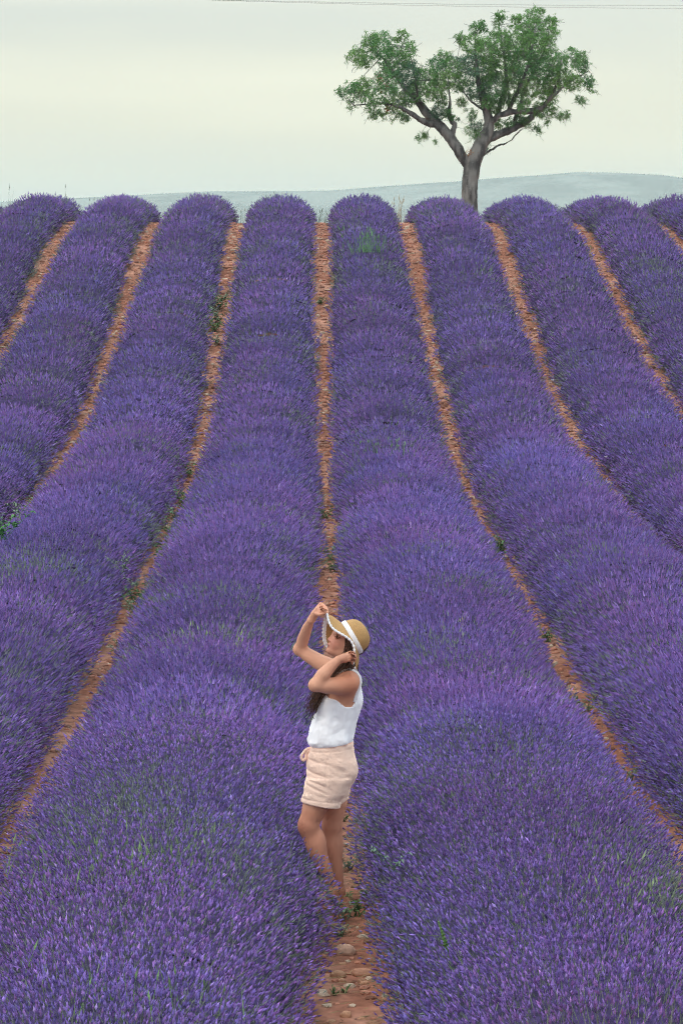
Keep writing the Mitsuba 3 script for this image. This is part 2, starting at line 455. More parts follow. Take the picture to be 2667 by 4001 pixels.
def stone(px, py, w, h, col, seed, label, group=None, lift=0.25):
    P = hit(px, py)
    v = np.array(BALL.vertices)
    rr = np.random.default_rng(seed)
    v = v * (1 + 0.5 * (meshkit.fbm(v * 1.3 + seed, 3, seed) - 0.5))[:, None] * (1 + 0.10 * (meshkit.noise(v * 5 + seed, seed) - 0.5))[:, None]
    v = np.sign(v) * np.abs(v) ** 0.86 * np.array([w / 2, w / 2 * rr.uniform(0.7, 1.0), h / 2])
    v += P + np.array([0, 0, h * lift])
    c = np.array(col) * (0.75 + 0.5 * meshkit.fbm(v * 40, 3, seed))[:, None]
    k = new_key('stone')
    add(k, (v, np.array(BALL.faces)), 'stone_mat', smooth=True, color=np.clip(c, 0, 0.8), label=label, cat='stone', group=group)


stone(1348, 3735, 0.108, 0.085, (0.46, 0.285, 0.21), 1, 'largest pale rounded stone in the near furrow, behind a green weed')
stone(1320, 3822, 0.080, 0.052, (0.36, 0.20, 0.125), 2, 'brown rounded stone in the middle of the near furrow below the pale stone')
stone(1280, 3803, 0.038, 0.026, (0.32, 0.15, 0.09), 3, 'small dark red pebble just left of the brown stone')
stone(1415, 3812, 0.105, 0.048, (0.40, 0.20, 0.13), 4, 'flat red slab of earth at the right edge of the near furrow')
r = np.random.default_rng(8)
for q in range(46):
    y = r.uniform(14.2, 33) if q > 8 else r.uniform(13.0, 17)
    f = r.choice([0, 0, 0, 1, -1]) if y > 20 else 0
    x = X0 + f * SP + r.normal(0, 0.08)
    P = np.array([x, y, float(ground_z(x, y))])
    a = [P @ RT, P @ UP, P @ FW]
    s = r.uniform(0.03, 0.075)
    stone(1333.5 + F * a[0] / a[2], 2000.5 - F * a[1] / a[2], s, s * r.uniform(0.5, 0.8), np.array((0.44, 0.24, 0.15)) * r.uniform(0.7, 1.25), 20 + q,
          'small reddish stone lying in a furrow between the lavender rows', 'small stones scattered along the furrows')


# ------------------------------------------------------------------ weeds and grasses
def leaf_blades(base, d, length, width, up, fold=0.35):
    """Folded leaves with a pointed tip: six vertices, four triangles each."""
    d = unit(d)
    side = unit(np.cross(d, up))
    nrm = np.cross(side, d)
    L, W = length[:, None], width[:, None]
    droop = -0.18 * L * np.array([0, 0, 1.0])
    m = base + d * L * 0.45 + nrm * L * 0.05
    V = np.stack([base, m + side * W / 2 + nrm * W * fold, m, m - side * W / 2 + nrm * W * fold, base + d * L + droop], 1)
    f = np.array([[0, 1, 2], [0, 2, 3], [1, 4, 2], [2, 4, 3]])
    return V.reshape(-1, 3), (f[None] + (np.arange(len(base)) * 5)[:, None, None]).reshape(-1, 3), 5


def weed(P, size, col, seed, label, group=None, n_stem=5, name='weed', wide=0.42, leaf=0.36):
    r = np.random.default_rng(seed)
    key = new_key(name)
    tag(key, label, 'weed', group)
    stems, B, D, L = [], [], [], []
    for s in range(n_stem):
        a, t = r.uniform(0, 6.3), r.uniform(0.15, 0.75)
        d = np.array([math.cos(a) * t, math.sin(a) * t, 1.0])
        u = np.linspace(0, 1, 6)[:, None]
        h = size * r.uniform(0.6, 1.1)
        path = P + r.normal(0, size * 0.10, 3) * np.array([1, 1, 0]) + d * u * h + np.array([math.cos(a), math.sin(a), -0.3]) * (u ** 2) * h * 0.3
        stems.append(tube(path, np.linspace(0.0035, 0.0015, 6), 4))
        for m in range(9):
            w = r.uniform(0.15, 1)
            b = path[0] + (path[-1] - path[0]) * w if w > 0.99 else np.array([np.interp(w, u[:, 0], path[:, c]) for c in range(3)])
            aa = r.uniform(0, 6.3)
            B.append(b)
            D.append([math.cos(aa), math.sin(aa), r.uniform(-0.1, 0.8)])
            L.append(size * leaf * r.uniform(0.5, 1.1) * (1.15 - 0.5 * w))
    B, D, L = np.array(B), np.array(D), np.array(L)
    v, f, nv = leaf_blades(B, D, L, L * wide, np.tile([0.05, 0.02, 1.0], (len(B), 1)))
    c = np.array(col) * r.uniform(0.65, 1.35, (len(B), 1))
    add(key + '__leaves', (v, f), 'weed_mat', color=np.repeat(np.clip(c, 0, 1), nv, 0), kind='stuff')
    v, f = merge(stems)
    add(key + '__stem', (v, f), 'weed_mat', color=np.tile(np.array(col) * 0.8, (len(v), 1)))


GRN, GRY, BRI = (0.10, 0.20, 0.075), (0.18, 0.255, 0.17), (0.08, 0.22, 0.075)
fg = 'weeds growing in the furrows'
ORD = 'first second third fourth fifth sixth seventh eighth ninth tenth eleventh twelfth thirteenth fourteenth fifteenth'.split()
count = {}
left, mid, right = 'low weed in the furrow left of the woman', 'low weed in the furrow above the hat', 'low weed in the furrow right of her'
for px, py, s, col, lab, g in [
        (1342, 3600, 0.15, GRY, 'tallest leafy weed in the near furrow, above the pale stone', None),
        (1395, 3590, 0.14, GRN, 'dark leafy weed at the right side of the near furrow, beside the pale stone', None),
        (1310, 3545, 0.11, GRN, 'small weed at the woman\'s feet on the left of the near furrow', None),
        (1330, 3665, 0.08, GRY, 'little weed in front of the tall weed in the near furrow', None),
        (1425, 3520, 0.10, GRY, 'grey green weed against the right row beside the woman\'s feet', None),
        (1362, 3405, 0.10, GRY, 'green weed right of the woman\'s ankle on the soil', None),
        (1340, 3215, 0.07, GRN, 'small weed right of the woman\'s knee behind her', None),
        (1305, 3895, 0.05, GRN, 'flat dark weed at the bottom of the near furrow', None),
        (1345, 3885, 0.04, GRN, 'tiny dark weed right of the flat weed at the bottom of the near furrow', None),
        (1215, 2025, 0.24, GRY, 'grey leafed weed left of the central furrow above the raised hand', None),
        (1252, 1190, 0.15, GRN, mid, 'weeds in the woman\'s furrow above her hat'), (1268, 2030, 0.16, GRN, mid, 'weeds in the woman\'s furrow above her hat'), (1290, 2190, 0.16, GRY, mid, 'weeds in the woman\'s furrow above her hat'), (1298, 2235, 0.13, GRN, mid, 'weeds in the woman\'s furrow above her hat'),
        (870, 1180, 0.2, GRY, left, fg), (855, 1215, 0.30, GRN, left, fg), (848, 1265, 0.30, GRY, left, fg), (840, 1300, 0.26, GRN, left, fg), (845, 1350, 0.18, GRY, left, fg), (800, 1520, 0.14, GRY, left, fg), (735, 1865, 0.22, GRN, left, fg), (712, 1985, 0.22, GRN, left, fg),
        (690, 2050, 0.24, GRY, left, fg), (668, 2100, 0.24, GRN, left, fg), (650, 2150, 0.20, GRY, left, fg), (630, 2200, 0.18, GRN, left, fg), (535, 2375, 0.22, GRN, left, fg), (528, 2420, 0.18, GRY, left, fg), (470, 2560, 0.12, GRY, left, fg),
        (1955, 2190, 0.26, GRN, 'dense green weed in the furrow right of the woman, halfway up', None),
        (1930, 2150, 0.16, GRY, right, 'weeds in the first furrow right of the woman'), (2140, 2510, 0.13, GRN, right, 'weeds in the first furrow right of the woman'), (2285, 2790, 0.16, GRY, right, 'weeds in the first furrow right of the woman'), (2465, 3050, 0.12, GRY, right, 'weeds in the first furrow right of the woman'),
        (2290, 1000, 0.25, GRN, 'weed in the rightmost long furrow near the crest', None)]:
    if g:
        count[g] = count.get(g, 0) + 1
        lab = f'{"grey green" if col is GRY else "green"} {lab}, {ORD[count[g] - 1]} from its upper end'
    weed(hit(px, py), s * (2.4 if lab.startswith('low weed in the furrow left') else 1.45 if py < 3000 else 1.15), col, px + py, lab, None, 8 if py < 3000 else 6)
weed(hit(12, 2110, 0.60), 0.34, BRI, 3, 'bright green bushy weed at the left edge of the photo', None, 9)
weed(hit(62, 2030, 0.55), 0.26, GRY, 4, 'pale leafy weed beside the bright green one at the left edge', None, 5)
weed(hit(478, 2235, 0.58), 0.22, GRY, 5, 'pale leafy sprig poking out of lavender above the left furrow weeds', None, 3)
weed(hit(520, 2300, 0.48), 0.18, GRY, 6, 'drooping grey leafed sprig hanging over the left furrow', None, 3)
weed(hit(1535, 3405, 0.50), 0.16, (0.14, 0.22, 0.16), 7, 'blue green leafy sprig in the lavender right of the woman\'s feet', None, 3)


def grass(P, h, n, spread, col, seed, label, group=None, lean=0.15, name='grass_tuft', rad=0.004):
    r = np.random.default_rng(seed)
    key = new_key(name)
    b = P + np.stack([r.normal(0, spread, n), r.normal(0, spread, n), np.zeros(n)], 1)
    d = np.stack([r.normal(0, lean, n), r.normal(0, lean, n), np.ones(n)], 1)
    hh = h * r.uniform(0.5, 1.0, n)
    t = b + d * hh[:, None]
    v, f, nv = needles(b, t, np.full(n, rad), r.uniform(0, 6, n))
    heads = r.uniform(size=n) < 0.5
    v2, f2, nv2 = spindles((b + (t - b) * 0.8)[heads], t[heads] + d[heads] * 0.02, np.full(heads.sum(), rad * 2.0), 3)
    c = np.array(col) * r.uniform(0.7, 1.3, (n, 1))
    add(key, merge([(v, f), (v2, f2)]), 'weed_mat', color=np.clip(np.vstack([np.repeat(c, nv, 0), np.repeat(c[heads] * 1.1, nv2, 0)]), 0, 1), label=label, cat='grass', group=group, kind='stuff')


DRY = (0.40, 0.30, 0.17)
for px, y, dz, h, n, sp, col, lab in [
        (1560, 82, 0.0, 0.80, 22, 0.10, DRY, 'tuft of dry tan grass on the crest just left of the tree\'s row'),
        (1250, 81, 0.0, 0.45, 26, 0.12, (0.15, 0.20, 0.15), 'grey green tuft closing the central furrow at the crest'),
        (41, 81, 0.15, 0.85, 7, 0.03, (0.12, 0.17, 0.13), 'tall weed stalks standing at the far left of the crest'),
        (258, 82, 0.40, 0.60, 3, 0.04, (0.14, 0.18, 0.14), 'thin stalk above the second dome from the left on the crest'),
        (357, 82, 0.10, 0.65, 4, 0.05, (0.14, 0.18, 0.14), 'thin stalks in the gap between the two leftmost full domes'),
        (944, 82, 0.0, 0.50, 7, 0.06, (0.18, 0.2, 0.14), 'stalks in the gap left of the third dome on the crest'),
        (1062, 82, 0.45, 0.40, 4, 0.1, (0.16, 0.19, 0.14), 'fine stalks above the fourth dome on the crest'),
        (2290, 70, 0.0, 0.35, 26, 0.12, (0.42, 0.36, 0.17), 'yellow grass tuft in the furrow right of the tree near the crest')]:
    P = at(px, 900, y)
    P[2] = float(ground_z(P[0], P[1])) + dz
    grass(P, h, n, sp, col, px, lab, rad=0.006)
for px, py, h, n, sp, col, lab in [
        (1440, 985, 0.60, 70, 0.22, (0.11, 0.24, 0.10), 'green grass growing through the lavender below the middle dome of the crest'),
        (1530, 1780, 0.28, 40, 0.25, (0.12, 0.20, 0.12), 'faint green grass in the lavender right of the central furrow, halfway up the slope'),
        (1900, 1060, 0.25, 8, 0.10, (0.16, 0.24, 0.15), 'little green sprig in the second row right of the central furrow'),
        (835, 2540, 0.26, 26, 0.16, (0.22, 0.31, 0.14), 'yellow green grass blades in the lavender left of the raised elbow'),
        (925, 2590, 0.30, 12, 0.05, (0.24, 0.34, 0.13), 'narrow clump of light grass close left of the raised elbow'),
        (1810, 2480, 0.20, 3, 0.01, (0.42, 0.40, 0.22), 'single straw coloured stalk in the lavender right of the hat'),
        (1765, 2540, 0.2, 5, 0.05, (0.25, 0.32, 0.18), 'few green blades below the straw coloured stalk'),
        (1450, 1210, 0.45, 4, 0.03, (0.22, 0.24, 0.24), 'pale single stalk in the lavender below the green grass'),
        (430, 3420, 0.22, 55, 0.26, (0.17, 0.26, 0.12), 'patch of green grass blades in the left foreground lavender'),
        (610, 3440, 0.22, 50, 0.24, (0.17, 0.26, 0.12), 'green blades in the foreground lavender, centre of the left row'),
        (500, 3950, 0.16, 30, 0.20, (0.15, 0.27, 0.11), 'grass blades at the bottom edge left of the furrow'),
        (2380, 3540, 0.2, 40, 0.22, (0.19, 0.25, 0.14), 'grass blades in the right foreground lavender'),
        (2560, 3560, 0.2, 26, 0.16, (0.19, 0.25, 0.14), 'grass blades near the right edge of the foreground lavender')]:
    P = hit(px, py, 0.55)
    grass(P, h, n, sp, col, px + 7, lab, lean=0.28, rad=0.0028 if py > 2000 else 0.007)


def seed_head(px, py, h, seed, label):
    """An upright green plant top: stem with whorls of small pointed leaves."""
    P = hit(px, py, 0.50)
    r = np.random.default_rng(seed)
    key = new_key('green_seed_head')
    tag(key, label, 'weed')
    lean = np.array([-0.28, -0.05, 1.0])
    n = 90
    t = np.linspace(0, 1, n)
    b = P + lean * (t * h)[:, None]
    a = t * 60 + r.uniform(0, 1, n)
    L = h * 0.20 * (1.15 - t) * r.uniform(0.7, 1.2, n) + 0.006
    v, f, nv = leaf_blades(b, np.stack([np.cos(a), np.sin(a), 1.0 + t], 1), L, L * 0.45, np.tile([0.01, 0.02, 1.0], (n, 1)))
    add(key + '__leaves', (v, f), 'weed_mat', color=np.repeat(np.array([0.20, 0.36, 0.10]) * r.uniform(0.6, 1.3, (n, 1)), nv, 0), kind='stuff')
    v, f = tube(P + lean * np.linspace(-0.6, 1, 5)[:, None] * h, 0.004, 5)
    add(key + '__stem', (v, f), 'weed_mat', color=np.tile([0.14, 0.25, 0.08], (len(v), 1)))


seed_head(1748, 3730, 0.155, 1, 'larger bright green weed spike standing in the right foreground lavender')
seed_head(1880, 3835, 0.075, 2, 'smaller green weed spike right of and below the larger one')


def blossom(px, py, dz, seed, size, label):
    P = hit(px, py, dz)
    r = np.random.default_rng(seed)
    a = np.arange(5) / 5 * 6.283
    v, f, nv = leaf_blades(np.tile(P, (5, 1)), np.stack([np.cos(a), np.sin(a), np.full(5, 0.5)], 1), np.full(5, size), np.full(5, size * 0.7), np.tile([0.01, 0.02, 1.0], (5, 1)))
    k = new_key('white_flower')
    add(k, (v, f), 'weed_mat', color=np.full((len(v), 3), 0.80), label=label, cat='flower')


blossom(2158, 1488, 0.62, 1, 0.055, 'brightest tiny white flower in the second row right of the tree trunk')
blossom(2149, 1495, 0.60, 2, 0.035, 'tiny white flower just left of the brightest one')
blossom(2366, 1788, 0.62, 3, 0.035, 'tiny white flower at the right, farther down the slope')

# ------------------------------------------------------------------ the tree
TY = 88.0
TK = 'almond_tree'
tag(TK, 'lone almond tree with forked trunk standing on the crest', 'tree')


def tp(zx, zy, dy=0.0):
    return at(1250 + zx / 1.3635, zy / 1.3635, TY + dy)


r = np.random.default_rng(21)
LIMBS = {
    'trunk': [(798, 1230, 0, .36), (795, 1150, 0, .29), (793, 1060, 0, .255), (800, 960, 0, .245), (812, 890, 0, .26), (835, 820, 0, .235), (870, 745, .02, .20), (900, 680, .05, .15), (893, 620, .05, .115), (868, 540, -.2, .075), (845, 430, -.4, .05), (830, 300, -.5, .03), (822, 170, -.5, .012)],
    'limb': [(815, 905, 0, .17), (770, 850, -.02, .185), (725, 780, -.05, .18), (675, 712, -.05, .175), (620, 650, 0, .155), (545, 570, .1, .115), (470, 485, .2, .075), (390, 385, .3, .045), (300, 280, .3, .02), (220, 240, .3, .008)],
    'limb_001': [(640, 668, 0, .12), (570, 655, -.15, .11), (510, 625, -.3, .085), (430, 570, -.5, .055), (300, 550, -.6, .03), (180, 560, -.6, .012)],
    'limb_002': [(860, 770, .05, .14), (930, 725, .1, .14), (1010, 690, .2, .125), (1075, 665, .3, .11), (1140, 610, .4, .085), (1230, 520, .5, .05), (1340, 430, .6, .03), (1425, 380, .6, .01)],
    'limb_003': [(895, 665, .05, .10), (950, 618, -.1, .105), (1040, 592, -.25, .10), (1150, 585, -.35, .085), (1215, 530, -.5, .055), (1262, 440, -.6, .035), (1285, 310, -.6, .012)],
    'limb_004': [(935, 630, 0, .085), (968, 540, .2, .07), (990, 400, .3, .05), (965, 220, .35, .028), (945, 50, .35, .008)],
    'limb_005': [(1000, 600, -.2, .08), (1050, 490, -.5, .06), (1110, 330, -.7, .04), (1150, 120, -.7, .012)],
    'limb_006': [(1035, 675, .25, .08), (1060, 560, .6, .06), (1110, 430, .9, .045), (1185, 290, 1., .03), (1225, 110, 1., .01)],
    'limb_007': [(700, 740, -.05, .10), (712, 690, -.08, .085), (712, 655, -.08, .08), (705, 650, -.08, .03), (690, 560, 0, .02), (683, 440, .1, .015), (700, 300, .1, .006)],
    'limb_008': [(862, 830, .1, .035), (905, 802, .1, .03), (960, 772, .15, .026), (1020, 745, .2, .024), (1050, 710, .25, .02), (1090, 678, .3, .014)],
    'limb_009': [(560, 585, .1, .07), (520, 500, -.3, .05), (500, 380, -.5, .03), (470, 250, -.5, .01)],
    'limb_010': [(900, 600, .1, .06), (760, 480, .5, .03), (730, 380, .6, .02), (740, 250, .6, .008)],
}
skeleton = []
for name, pts in LIMBS.items():
    P = np.array([np.append(tp(a, b, c), w) for a, b, c, w in pts])
    if name == 'trunk':
        P[0, 2] = float(ground_z(P[0, 0], P[0, 1])) - 0.15
    S = spline(P, len(pts) * 6)
    S[:, 3] = (0.93 if name == 'trunk' else 0.84) * np.maximum(np.interp(np.linspace(0, 1, len(S)), np.linspace(0, 1, len(P)), P[:, 3]), 0.005)
    thick = S[:, 3:4]
    wob = np.stack([meshkit.fbm(S[:, :3] * 2.2, 3, q) - 0.5 for q in range(3)], 1)
    S[:, :3] += wob * np.minimum(thick, 0.08) * 1.6 * (np.linspace(0, 1, len(S)) > 0.05)[:, None]
    v, f = tube(S[:, :3], S[:, 3], 14 if pts[0][3] > 0.1 else 8)
    v = v + (meshkit.fbm(v * 7, 3, 7) - 0.5)[:, None] * 0.10 * unit(v - np.repeat(S[:, :3], 14 if pts[0][3] > 0.1 else 8, 0).repeat(1, 0)[:len(v)] if False else np.zeros_like(v) + np.array([0, 0, 0.4]))
    add(f'{TK}__{name}', (v, f), 'bark_mat', smooth=True)
    skeleton.append(S[S[:, 3] < 0.17][:, :3] if name != 'trunk' else S[-40:, :3])
skeleton = np.vstack(skeleton)
CLUMPS = [(330, 235, 85), (275, 215, 60), (200, 290, 55), (235, 330, 45), (170, 470, 55), (110, 485, 30), (225, 455, 55), (150, 545, 32), (400, 330, 85), (470, 265, 55), (440, 195, 40), (350, 440, 85), (480, 390, 85), (560, 400, 75), (620, 340, 55), (280, 520, 60), (290, 600, 40), (400, 540, 75),
          (500, 500, 70), (600, 480, 65), (650, 540, 40), (620, 595, 45), (680, 610, 36), (565, 715, 26), (525, 738, 18), (618, 755, 12), (385, 640, 12), (340, 600, 24), (450, 610, 40), (660, 420, 60), (670, 300, 40), (710, 350, 60), (740, 420, 60), (800, 330, 75), (825, 145, 45), (815, 220, 65), (745, 200, 35), (870, 150, 30),
          (945, 75, 28), (950, 120, 35), (1040, 110, 45), (1130, 75, 50), (1180, 55, 22), (1130, 150, 70), (1215, 110, 40), (1250, 85, 20), (1220, 170, 55), (950, 220, 85), (1050, 220, 90), (1140, 260, 90), (1215, 240, 55), (870, 270, 70), (880, 380, 85), (980, 350, 95), (1080, 340, 95), (1180, 350, 85),
          (1260, 330, 65), (1340, 310, 60), (1390, 290, 35), (1410, 350, 40), (1425, 430, 40), (1440, 480, 24), (1390, 525, 32), (1350, 430, 55), (1290, 410, 60), (1240, 450, 65), (820, 470, 70), (930, 470, 85), (1030, 460, 70), (1130, 470, 75), (1210, 510, 60), (890, 540, 50), (1000, 530, 45), (1090, 560, 50),
          (1170, 590, 50), (1230, 590, 40), (1310, 605, 26), (1270, 610, 26), (1220, 650, 22), (1160, 690, 28), (1100, 650, 35), (1060, 620, 28), (840, 720, 45), (860, 775, 38), (830, 660, 36), (800, 600, 34), (760, 540, 34), (740, 630, 14), (790, 700, 22), (1010, 650, 30), (950, 660, 34), (940, 560, 40)]
twB, twT, LB, LD, LC = [], [], [], [], []
M = 1 / 184.5
for cx, cy, cr, dy in [(a, b, c, s * r.uniform(0.25, 1.15) if c > 48 else r.uniform(-0.3, 0.3) + (0.2 if b > 650 else 0)) for a, b, c in CLUMPS for s in ((-1, 1) if c > 48 else (1,))]:
    cx, cy = cx + r.normal(0, 6), cy + r.normal(0, 6)
    C = tp(cx, cy, dy)
    R = cr * M
    nb = skeleton[np.argsort(np.linalg.norm(skeleton - C, axis=1))[:3]]
    twB.append(nb[0])
    twT.append(C)
    n_tw = max(4, int((42 if cr > 48 else 80) * (cr / 60) ** 2))
    hue = r.uniform()
    base = np.array([0.115, 0.29, 0.105]) * (1 - hue) + np.array([0.20, 0.37, 0.12]) * hue
    if 930 > cx > 240 and cy > 330 and r.uniform() < 0.25:
        base = np.array([0.115, 0.225, 0.14])
    for t in range(n_tw):
        o = unit(r.normal(size=3)) * r.uniform(0.25, 1) ** 0.5 * np.array([1, 1.15, 1])
        tip = C + o * R
        start = tip + unit(r.normal(size=3) * np.array([1, 1, 0.7]) - o * 0.8 - np.array([0, 0, 0.5])) * r.uniform(0.12, 0.34)
        twB.append(start)
        twT.append(tip)
        n_l = r.integers(9, 17)
        w = r.uniform(0.45, 1.02, n_l)[:, None]
        LB.append(start + (tip - start) * w + r.normal(0, 0.018, (n_l, 3)))
        LD.append(unit(tip - start) * 0.5 + r.normal(0, 0.6, (n_l, 3)) + np.array([0, 0, 0.1]))
        LC.append(base * r.uniform(0.7, 1.35, (n_l, 1)) * r.uniform(0.8, 1.2))
for cx, cy in [(312, 412), (350, 462), (320, 430), (795, 805), (362, 580)]:      # withered leaves
    C = tp(cx, cy, -0.4)
    for t in range(4):
        LB.append(C + r.normal(0, 0.06, (9, 3)))
        LD.append(r.normal(0, 1, (9, 3)))
        LC.append(np.array([0.38, 0.16, 0.07]) * r.uniform(0.7, 1.2, (9, 1)))
twB, twT = np.array(twB), np.array(twT)
v, f, nv = needles(twB, twT, np.clip(np.linalg.norm(twT - twB, axis=1) * 0.022, 0.005, 0.022), r.uniform(0, 6, len(twB)))
add(f'{TK}__twigs', (v, f), 'bark_mat', kind='stuff')
LB, LD, LC = np.vstack(LB), np.vstack(LD), np.vstack(LC)
n = len(LB)
L = r.uniform(0.045, 0.085, n)
v, f, nv = leaf_blades(LB, LD, L, L * 0.40, unit(r.normal(0, 0.5, (n, 3)) + np.array([0, 0, 1.0])))
add(f'{TK}__crown', (v, f), 'leaf_mat', color=np.repeat(LC, nv, 0), kind='stuff')

# ------------------------------------------------------------------ power lines
scene['wire_mat'] = {'type': 'principled', 'base_color': rgb(0.30, 0.32, 0.33), 'roughness': 0.5}
for pts, lab in [([(-200, -30), (1050, 2), (1900, 16), (2667, 20), (3600, 14)], 'upper of the two thin power lines crossing the top of the sky'),
                 ([(-200, -38), (1050, 5), (1900, 24), (2667, 31), (3600, 30)], 'lower of the two thin power lines crossing the top of the sky')]:
    P = spline([at(a, b, 130) for a, b in pts], 40)
    add('power_line' if 'power_line' not in scene else 'power_line_001', tube(P, 0.008, 6), 'wire_mat', smooth=True, label=lab, cat='power line')

# ------------------------------------------------------------------ the woman
WY = 17.25
WK = 'person'
tag(WK, 'woman in white tank top and pale pink shorts holding her straw hat with both hands', 'person')


def za(zx, zy, dy=0.0):
    """A point of her upper half, from the first close-up of the photograph."""
    return at(1050 + zx / 3.136, 2300 + zy / 3.136, WY + dy)


def zb(zx, zy, dy=0.0):
    """A point of her lower half, from the second close-up."""
    return at(1050 + zx / 3.136, 2850 + zy / 3.136, WY + dy)


class Field:
    """A signed distance grid that limbs are blended into."""

    def __init__(s, lo, hi, h):
        s.lo, s.h = np.array(lo, float), h
        s.n = np.ceil((np.array(hi) - s.lo) / h).astype(int) + 1
        s.f = np.full(s.n, 0.5, np.float32)

    def put(s, fn, lo, hi, k=0.02, sub=False):
        pad = k + 0.02
        a = np.clip(np.floor((np.array(lo) - pad - s.lo) / s.h).astype(int), 0, s.n - 1)
        b = np.clip(np.ceil((np.array(hi) + pad - s.lo) / s.h).astype(int) + 1, 1, s.n)
        sl = tuple(slice(i, j) for i, j in zip(a, b))
        ax = [s.lo[i] + s.h * np.arange(a[i], b[i]) for i in range(3)]
        d = fn(*np.meshgrid(*ax, indexing='ij')).astype(np.float32)
        o = s.f[sl]
        if sub:
            hh = np.maximum(k - np.abs(o + d), 0) / k
            s.f[sl] = np.maximum(o, -d) + hh * hh * k / 4
        else:
            hh = np.maximum(k - np.abs(o - d), 0) / k
            s.f[sl] = np.minimum(o, d) - hh * hh * k / 4

    def cone(s, p, q, r1, r2, k=0.02, sub=False):
        p, q = np.array(p), np.array(q)
        v = q - p
        L2 = max(v @ v, 1e-9)

        def fn(x, y, z):
            t = np.clip(((x - p[0]) * v[0] + (y - p[1]) * v[1] + (z - p[2]) * v[2]) / L2, 0, 1)
            return np.sqrt((x - p[0] - t * v[0]) ** 2 + (y - p[1] - t * v[1]) ** 2 + (z - p[2] - t * v[2]) ** 2) - (r1 + (r2 - r1) * t)
        m = max(r1, r2)
        s.put(fn, np.minimum(p, q) - m, np.maximum(p, q) + m, k, sub)

    def ball(s, c, rad, k=0.02, rot=None, sub=False):
        c, rad = np.array(c), np.broadcast_to(np.array(rad, float), 3)
        R = np.eye(3) if rot is None else np.array(rot)      # rows: the ellipsoid's own axes

        def fn(x, y, z):
            e = [((x - c[0]) * R[i, 0] + (y - c[1]) * R[i, 1] + (z - c[2]) * R[i, 2]) / rad[i] for i in range(3)]
            g = np.sqrt(e[0] ** 2 + e[1] ** 2 + e[2] ** 2)
            g2 = np.sqrt((e[0] / rad[0]) ** 2 + (e[1] / rad[1]) ** 2 + (e[2] / rad[2]) ** 2)
            return g * (g - 1) / np.maximum(g2, 1e-6)
        s.put(fn, c - rad.max(), c + rad.max(), k, sub)

    def chain(s, pts, rads, k=0.02):
        P, m = np.array(pts), max(rads)

        def fn(x, y, z):
            out = None
            for i in range(len(P) - 1):
                p, v = P[i], P[i + 1] - P[i]
                t = np.clip(((x - p[0]) * v[0] + (y - p[1]) * v[1] + (z - p[2]) * v[2]) / max(v @ v, 1e-9), 0, 1)
                d = np.sqrt((x - p[0] - t * v[0]) ** 2 + (y - p[1] - t * v[1]) ** 2 + (z - p[2] - t * v[2]) ** 2) - (rads[i] + (rads[i + 1] - rads[i]) * t)
                out = d if out is None else np.minimum(out, d)
            return out
        s.put(fn, P.min(0) - m, P.max(0) + m, k)

    def loft(s, zs, cx, rx, cy, ry, k=0.01, power=2.4):
        """Elliptic sections from the lowest z to the highest."""
        zs, cx, rx, cy, ry = (np.array(q, float) for q in (zs, cx, rx, cy, ry))
        I = [PchipInterpolator(zs, q) for q in (cx, rx, cy, ry)]

        def fn(x, y, z):
            z1 = z[0, 0]
            zc = np.clip(z1, zs[0], zs[-1])
            a, b, c, d = (i(zc) for i in I)
            g = (np.abs((x - a) / b) ** power + np.abs((y - c) / d) ** power) ** (1 / power)
            side = (g - 1) * np.minimum(b, d)
            return np.maximum(side, np.maximum(zs[0] - z, z - zs[-1]))
        s.put(fn, [(cx - rx).min(), (cy - ry).min(), zs[0]], [(cx + rx).max(), (cy + ry).max(), zs[-1]], k)

    def grid(s):
        return np.meshgrid(*[s.lo[i] + s.h * np.arange(s.n[i]) for i in range(3)], indexing='ij')

    def mesh(s, smooth=4):
        """Surface nets."""
        f = s.f
        ins = f < 0
        n = np.array(f.shape) - 1
        cnt = sum(ins[a:n[0] + a, b:n[1] + b, c:n[2] + c].astype(np.int8) for a in (0, 1) for b in (0, 1) for c in (0, 1))
        cell = np.argwhere((cnt > 0) & (cnt < 8))
        idx = np.full(n, -1)
        idx[tuple(cell.T)] = np.arange(len(cell))
        acc, w = np.zeros((len(cell), 3)), np.zeros(len(cell))
        for ax in range(3):
            o = [q for q in range(3) if q != ax]
            for b in (0, 1):
                for c in (0, 1):
                    p = cell.copy()
                    p[:, o[0]] += b
                    p[:, o[1]] += c
                    q = p.copy()
                    q[:, ax] += 1
                    f0, f1 = f[tuple(p.T)], f[tuple(q.T)]
                    m = (f0 < 0) != (f1 < 0)
                    t = f0[m] / (f0[m] - f1[m])
                    pos = p[m].astype(float)
                    pos[:, ax] += t
                    acc[m] += pos
                    w[m] += 1
        V = s.lo + s.h * acc / w[:, None]
        faces = []
        for ax in range(3):
            u, v = (ax + 1) % 3, (ax + 2) % 3
            a = [slice(None)] * 3
            b = [slice(None)] * 3
            a[ax], b[ax] = slice(0, -1), slice(1, None)
            e = np.argwhere(ins[tuple(a)] != ins[tuple(b)])
            e = e[(e[:, u] > 0) & (e[:, v] > 0) & (e[:, u] < n[u]) & (e[:, v] < n[v])]
            flip = ins[tuple(a)][tuple(e.T)]
            c = []
            for du, dv in ((1, 1), (0, 1), (0, 0), (1, 0)):
                p = e.copy()
                p[:, u] -= du
                p[:, v] -= dv
                c.append(idx[tuple(p.T)])
            qd = np.stack(c, 1)
            qd[~flip] = qd[~flip][:, ::-1]
            faces.append(qd)
        Q = np.vstack(faces)
        Q = Q[(Q >= 0).all(1)]
        m = trimesh.Trimesh(V, np.vstack([Q[:, [0, 1, 2]], Q[:, [0, 2, 3]]]), process=False)
        if smooth:
            trimesh.smoothing.filter_taubin(m, 0.5, 0.53, smooth * 2)
        return np.array(m.vertices), np.array(m.faces)


